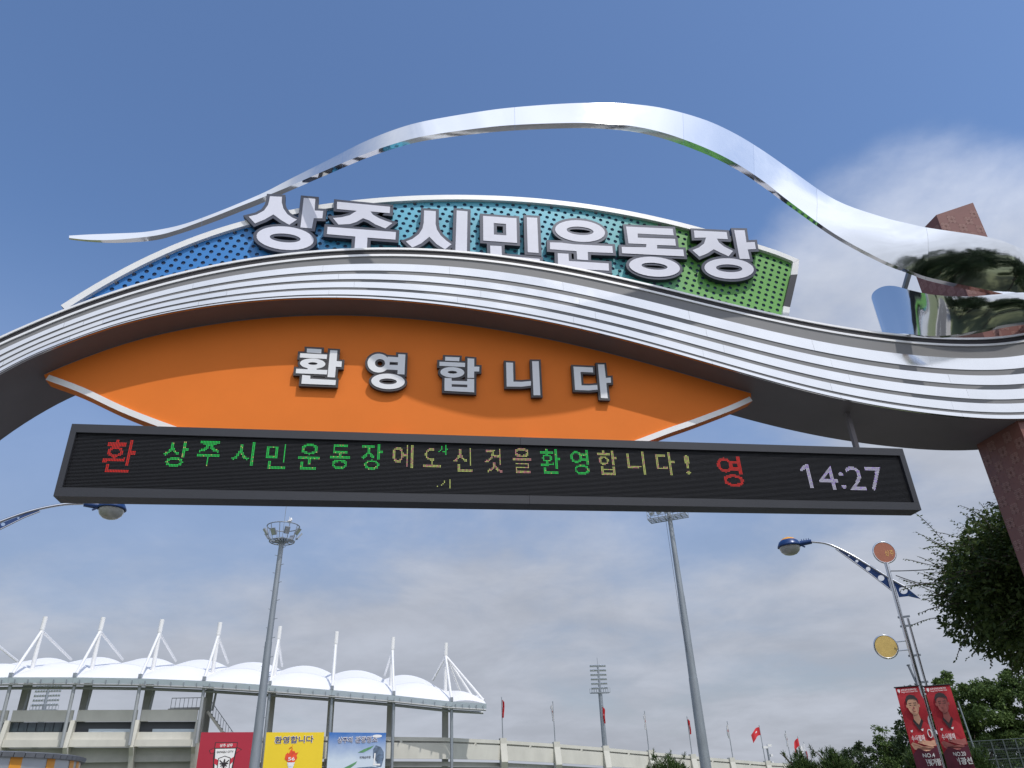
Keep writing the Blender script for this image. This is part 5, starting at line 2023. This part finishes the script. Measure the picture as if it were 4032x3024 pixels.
# --- dark street tree beside the gate pillar, with long leafy shoots
def shoot_tree(base, c, rad, label, seed=4):
    r = np.random.default_rng(seed)
    base = Vector(base)
    e = empty('street_tree', base, label, 'tree')
    P, T, B, S, W = [], [], [], [], []
    tw = MB()
    nsh = 2300
    for k_ in range(nsh):
        d = r.normal(size=3)
        d /= np.linalg.norm(d)
        d[2] = d[2] * .9 + .06
        long_ = r.random() < .10
        q0 = r.uniform(.35, .86)
        start = c + d * rad * q0
        ln = r.uniform(.45, .85) if not (long_ and d[2] > -.35) else r.uniform(.9, 1.6)
        dr = d * np.array([1, 1, .8]) + r.normal(size=3) * .38 + np.array([0, 0, .42 if d[2] > -.2 else .2])
        dr /= np.linalg.norm(dr)
        ns = int(ln / .040)
        p = start.copy()
        pts_ = [p.copy()]
        side_ = np.cross(dr, [0, 0, 1])
        if np.linalg.norm(side_) < .1:
            side_ = np.cross(dr, [1, 0, 0])
        side_ /= np.linalg.norm(side_)
        for s_ in range(ns):
            dr = dr + np.array([0, 0, -.012]) + r.normal(size=3) * .03
            dr /= np.linalg.norm(dr)
            p = p + dr * .040
            if s_ % 6 == 0:
                pts_.append(p.copy())
            sg = 1 if s_ % 2 else -1
            f_ = 1 - .35 * s_ / ns
            lt = side_ * sg * .8 + dr * .6 + np.array([0, 0, -.35]) + r.normal(size=3) * .22
            lt /= np.linalg.norm(lt)
            sz = r.uniform(.042, .068) * f_
            P.append(p + lt * sz)
            T.append(lt)
            bb_ = np.cross(lt, r.normal(size=3) * .5 + np.array([0, 0, 1.0]))
            B.append(bb_ / np.linalg.norm(bb_))
            S.append(sz)
            W.append(sz * .5)
        pts_.append(p.copy())
        if long_ or k_ % 4 == 0:
            tw.tube([tuple(q) for q in pts_], [.008] * (len(pts_) - 1) + [.003], 4, caps=False)
    # inner filling
    n_in = 30000
    d = unit(r.normal(size=(n_in, 3)))
    q = r.uniform(.15, .92, n_in) ** .5
    wob = 1 + .10 * np.sin(d[:, 0] * 5 + 1) * np.sin(d[:, 2] * 6) + .07 * np.sin(d[:, 1] * 9 + 2)
    pin = c + d * (rad * q[:, None]) * wob[:, None] * .97
    tin = unit(d + r.normal(size=(n_in, 3)) + np.array([0, 0, -.3]))
    bin_ = unit(np.cross(tin, r.normal(size=(n_in, 3))))
    sin_ = r.uniform(.05, .085, n_in)
    V1, F1 = quads(np.array(P), np.array(T), np.array(B), np.array(S), np.array(W))
    V2, F2 = quads(pin, tin, bin_, sin_, sin_ * .5)
    fast_mesh('crown', np.concatenate([V1, V2]), np.concatenate([F1, F2 + len(V1)]), 'leaf_near', e)
    for k_ in range(16):
        a = 2 * math.pi * k_ / 16
        dd = np.array([math.cos(a) * .8, math.sin(a) * .8, r.uniform(-.35, .8)])
        tip = c + dd * rad * .82
        b0 = np.array(base) + np.array([0, 0, 2.4])
        m_ = b0 + (tip - b0) * .5 + np.array([0, 0, .25])
        tw.tube([tuple(b0), tuple(m_), tuple(tip)], [.06, .035, .01], 6)
    tw.build('branches', 'bark', e)
    mb = MB()
    mb.tube([base, base + Vector((.04, .03, 1.3)), base + Vector((0, 0, 2.6)), Vector(c)], [.17, .14, .12, .05], 12)
    mb.build('trunk', 'bark', e)


shoot_tree((13.65, 13.6, 0), np.array([13.65, 13.6, 4.85]), np.array([2.4, 2.4, 1.8]), 'dark leafy street tree with long shoots behind the gate pillar')

# --- trees on the slope behind the lamp
GT = 'trees on the slope behind the lamp'
tree((28.9, 36.6, 0), 6, [(0, 0, 4.1, 2.0, 2.0, 2.3), (1.4, -.6, 3.9, 1.8, 1.8, 2.1), (-.9, .3, 2.9, 1.4, 1.4, 2.0)], 38000, .085, 'leaf_mid', 'rounded green tree on the slope right behind the shaded banner', GT, seed=11, clump=.42)
tree((31.6, 35.4, 0), 6, [(0, 0, 4.4, 2.1, 2.1, 2.2), (1.5, -1.0, 2.9, 1.8, 1.8, 2.0), (-1.2, 0, 2.5, 1.4, 1.4, 1.7)], 26000, .085, 'leaf_mid', 'broad green tree on the slope below the dark street tree', GT, seed=12, clump=.45)
tree((27.5, 38.6, 0), 6, [(0, 0, 4.4, .9, .9, 1.6), (-.2, .2, 3.0, 1.2, 1.2, 1.6)], 6000, .11, 'leaf_dark', 'narrow dark tree peeking out left of the rounded slope tree', GT, seed=13, clump=.34)
tree((34.5, 33.5, 0), 6, [(0, 0, 4.0, 2.2, 2.2, 2.3), (1.8, -1.5, 3.2, 1.9, 1.9, 2.0)], 16000, .10, 'leaf_mid', 'green tree behind the fence at the edge of the slope', GT, seed=14, clump=.5)
GW = 'wood beyond the pine shrubs'
tree((31.6, 51.0, 0), 4, [(0, 0, 2.3, 1.8, 1.6, 1.5), (-1.3, .6, 1.8, 1.2, 1.2, 1.2)], 8000, .10, 'leaf_dark', 'low dark tree at the left end of the wood, beside the small flags', GW, seed=21, clump=.4)
tree((32.7, 50.3, 0), 5, [(0, 0, 4.0, .6, .6, .8), (.1, 0, 3.1, 1.0, 1.0, .9), (.3, 0, 2.1, 1.5, 1.5, 1.4)], 7500, .10, 'leaf_mid', 'pale green pointed tree standing highest in the wood', GW, seed=22, clump=.34)
tree((34.0, 49.5, 0), 5, [(0, 0, 3.3, 1.3, 1.2, 1.2), (.9, -.6, 2.3, 1.4, 1.4, 1.5)], 8500, .10, 'leaf_dark', 'dark rounded tree in the wood left of the red banners', GW, seed=23, clump=.36)
tree((36.2, 47.7, 0), 5, [(0, 0, 3.0, 1.7, 1.6, 1.5), (1.2, -.9, 2.4, 1.6, 1.6, 1.6)], 8500, .11, 'leaf_mid', 'green tree in the wood behind the red banners', GW, seed=24, clump=.4)
tree((39.0, 45.5, 0), 5, [(0, 0, 2.8, 1.8, 1.7, 1.5), (1.5, -1.0, 2.5, 1.6, 1.6, 1.6)], 7000, .12, 'leaf_dark', 'dark tree in the wood behind the slope trees', GW, seed=25, clump=.42)


# --- clipped young pines along the road
def pine(base, h, w, label, seed, n_t=480, m='needle'):
    r = np.random.default_rng(seed)
    base = np.array(base, float)
    e = empty('pine_shrub', base, label, 'pine', 'young pines along the road')
    P0, P1, SD = [], [], []
    for k_ in range(n_t):
        d = r.normal(size=3)
        d /= np.linalg.norm(d)
        d[2] = abs(d[2]) * .9 - .15
        q = r.uniform(.55, 1.0) ** .5
        lump = 1 + .16 * math.sin(d[0] * 6 + seed) + .12 * math.sin(d[1] * 8)
        tip = base + np.array([0, 0, h * .52]) + d * np.array([w / 2, w / 2, h * .48]) * q * lump
        ax_ = d * .8 + np.array([0, 0, .9]) + r.normal(size=3) * .25
        ax_ /= np.linalg.norm(ax_)
        L_ = r.uniform(.10, .18)
        for z in range(26):
            nd_ = ax_ * r.uniform(.35, 1.0) + r.normal(size=3) * .55
            nd_ /= np.linalg.norm(nd_)
            s0 = tip - ax_ * r.uniform(0, .14)
            P0.append(s0)
            P1.append(s0 + nd_ * L_ * r.uniform(.7, 1.15))
    for k_ in range(6):                                    # leader shoots
        s0 = base + np.array([r.uniform(-.3, .3) * w, r.uniform(-.3, .3) * w, h * .9])
        top = s0 + np.array([r.normal() * .04, 0, r.uniform(.12, .34)])
        for z in range(34):
            q = r.random()
            c_ = s0 + (top - s0) * q
            nd_ = np.array([0, 0, .8]) + r.normal(size=3) * .55
            nd_ /= np.linalg.norm(nd_)
            P0.append(c_)
            P1.append(c_ + nd_ * .12)
    for k_ in range(5200):                                 # inner mass of needles
        d = r.normal(size=3)
        d /= np.linalg.norm(d)
        s0 = base + np.array([0, 0, h * .5]) + d * np.array([w / 2, w / 2, h * .46]) * r.uniform(.1, .9) ** .5
        nd_ = d + np.array([0, 0, .6]) + r.normal(size=3) * .6
        nd_ /= np.linalg.norm(nd_)
        P0.append(s0)
        P1.append(s0 + nd_ * .15)
    P0, P1 = np.array(P0), np.array(P1)
    t = P1 - P0
    b_ = unit(np.cross(t, r.normal(size=t.shape)))
    V = np.stack([P0 - b_ * .011, P0 + b_ * .011, P1 + b_ * .005, P1 - b_ * .005], 1).reshape(-1, 3)
    fast_mesh('needles', V, np.arange(len(V)).reshape(-1, 4), m, e)
    mb = MB()
    mb.tube([tuple(base), tuple(base + np.array([.02, .01, h * .85]))], [.06, .02], 8)
    for k_ in range(14):
        a = r.uniform(0, 6.28)
        z = r.uniform(.2, .75) * h
        mb.tube([tuple(base + np.array([0, 0, z])), tuple(base + np.array([math.cos(a) * w * .38, math.sin(a) * w * .38, z + .25 * h]))], [.022, .008], 5)
    mb.build('stems', 'bark', e)


pine((9.32, 26.35, 0), 2.68, 1.8, 'young pine shrub in front of the right high mast foot', 31)
pine((13.05, 24.75, 0), 2.5, 1.4, 'left one of the two joined pine shrubs in front of the wood', 32)
pine((13.95, 24.3, 0), 2.55, 1.5, 'right one of the two joined pine shrubs in front of the wood', 33)
pine((15.85, 23.1, 0), 2.3, .85, 'small yellowish pine shrub left of the red banners', 34)
pine((17.15, 22.1, 0), 2.3, .95, 'small yellowish pine shrub right of the red banners', 35)
pine((11.3, 25.6, 0), 1.75, 1.3, 'low pine shrub between the taller ones', 36)

# ================================================================== FENCE
fe = empty('sports_fence', (21.6, 26.3, 0), 'tall grey green mesh fence at the foot of the slope trees', 'fence')
FA, FB = Vector((20.45, 27.2, 0)), Vector((24.5, 23.9, 0))
fd = (FB - FA).normalized()
Lf = (FB - FA).length
for q in range(15):
    p = FA + fd * (q * Lf / 14)
    mb = MB()
    mb.tube([p, p + Vector((0, 0, 2.66 - .01 * abs(q - 6)))], .022, 6)
    mb.build('post', 'fence', fe)
for q in range(9):
    z = .25 + q * .3
    mb = MB()
    mb.tube([FA + Vector((0, 0, z)), FB + Vector((0, 0, z))], .013, 5)
    mb.build('rail', 'fence', fe)
mb = MB()
for q in range(100):
    p = FA + fd * (q * Lf / 99)
    mb.add([p + Vector((0, 0, .1)), p + fd * .007 + Vector((0, 0, .1)), p + fd * .007 + Vector((0, 0, 2.62)), p + Vector((0, 0, 2.62))], [(0, 1, 2, 3)])
for q in range(30):
    z = .15 + q * .083
    mb.add([FA + Vector((0, 0, z)), FB + Vector((0, 0, z)), FB + Vector((0, 0, z + .007)), FA + Vector((0, 0, z + .007))], [(0, 1, 2, 3)])
tag(mb.build('wire_mesh', 'fence', fe), kind='stuff')
o = MB().tube([(21.05, 26.9, 0), (20.85, 26.95, 4.0)], [.03, .022], 8).build('thin_post', 'galv')
tag(o, 'thin pale leaning post standing behind the mesh fence', 'post')

# ================================================================== BEHIND THE CAMERA (seen mirrored in the steel ribbon)
proto = tree((-9, -14, 0), 8, [(0, 0, 6.2, 2.6, 2.6, 2.4), (1.2, .5, 4.8, 2.4, 2.4, 2.0), (-1.4, -.4, 4.6, 2.2, 2.2, 1.9)], 7000, .17, 'leaf_dark', 'round crowned roadside tree mirrored in the steel ribbon', 'roadside trees facing the gate', seed=41, clump=.6, trunk=.2)
for k_, (x, y) in enumerate(((13.5, -9), (-12, -24), (15, -17), (18, -11), (14, -26), (22, -15), (19, -4), (23, -7), (27, -11), (26, -1), (31, -5), (30, -16), (35, -9), (36, 0), (24, 4), (31, 5), (20, -21), (27, -23))):
    t_ = copy_tree(proto, None, (x, y, 0), k_ * 1.3)
    t_.scale = [1.0 + .12 * (k_ % 4)] * 3
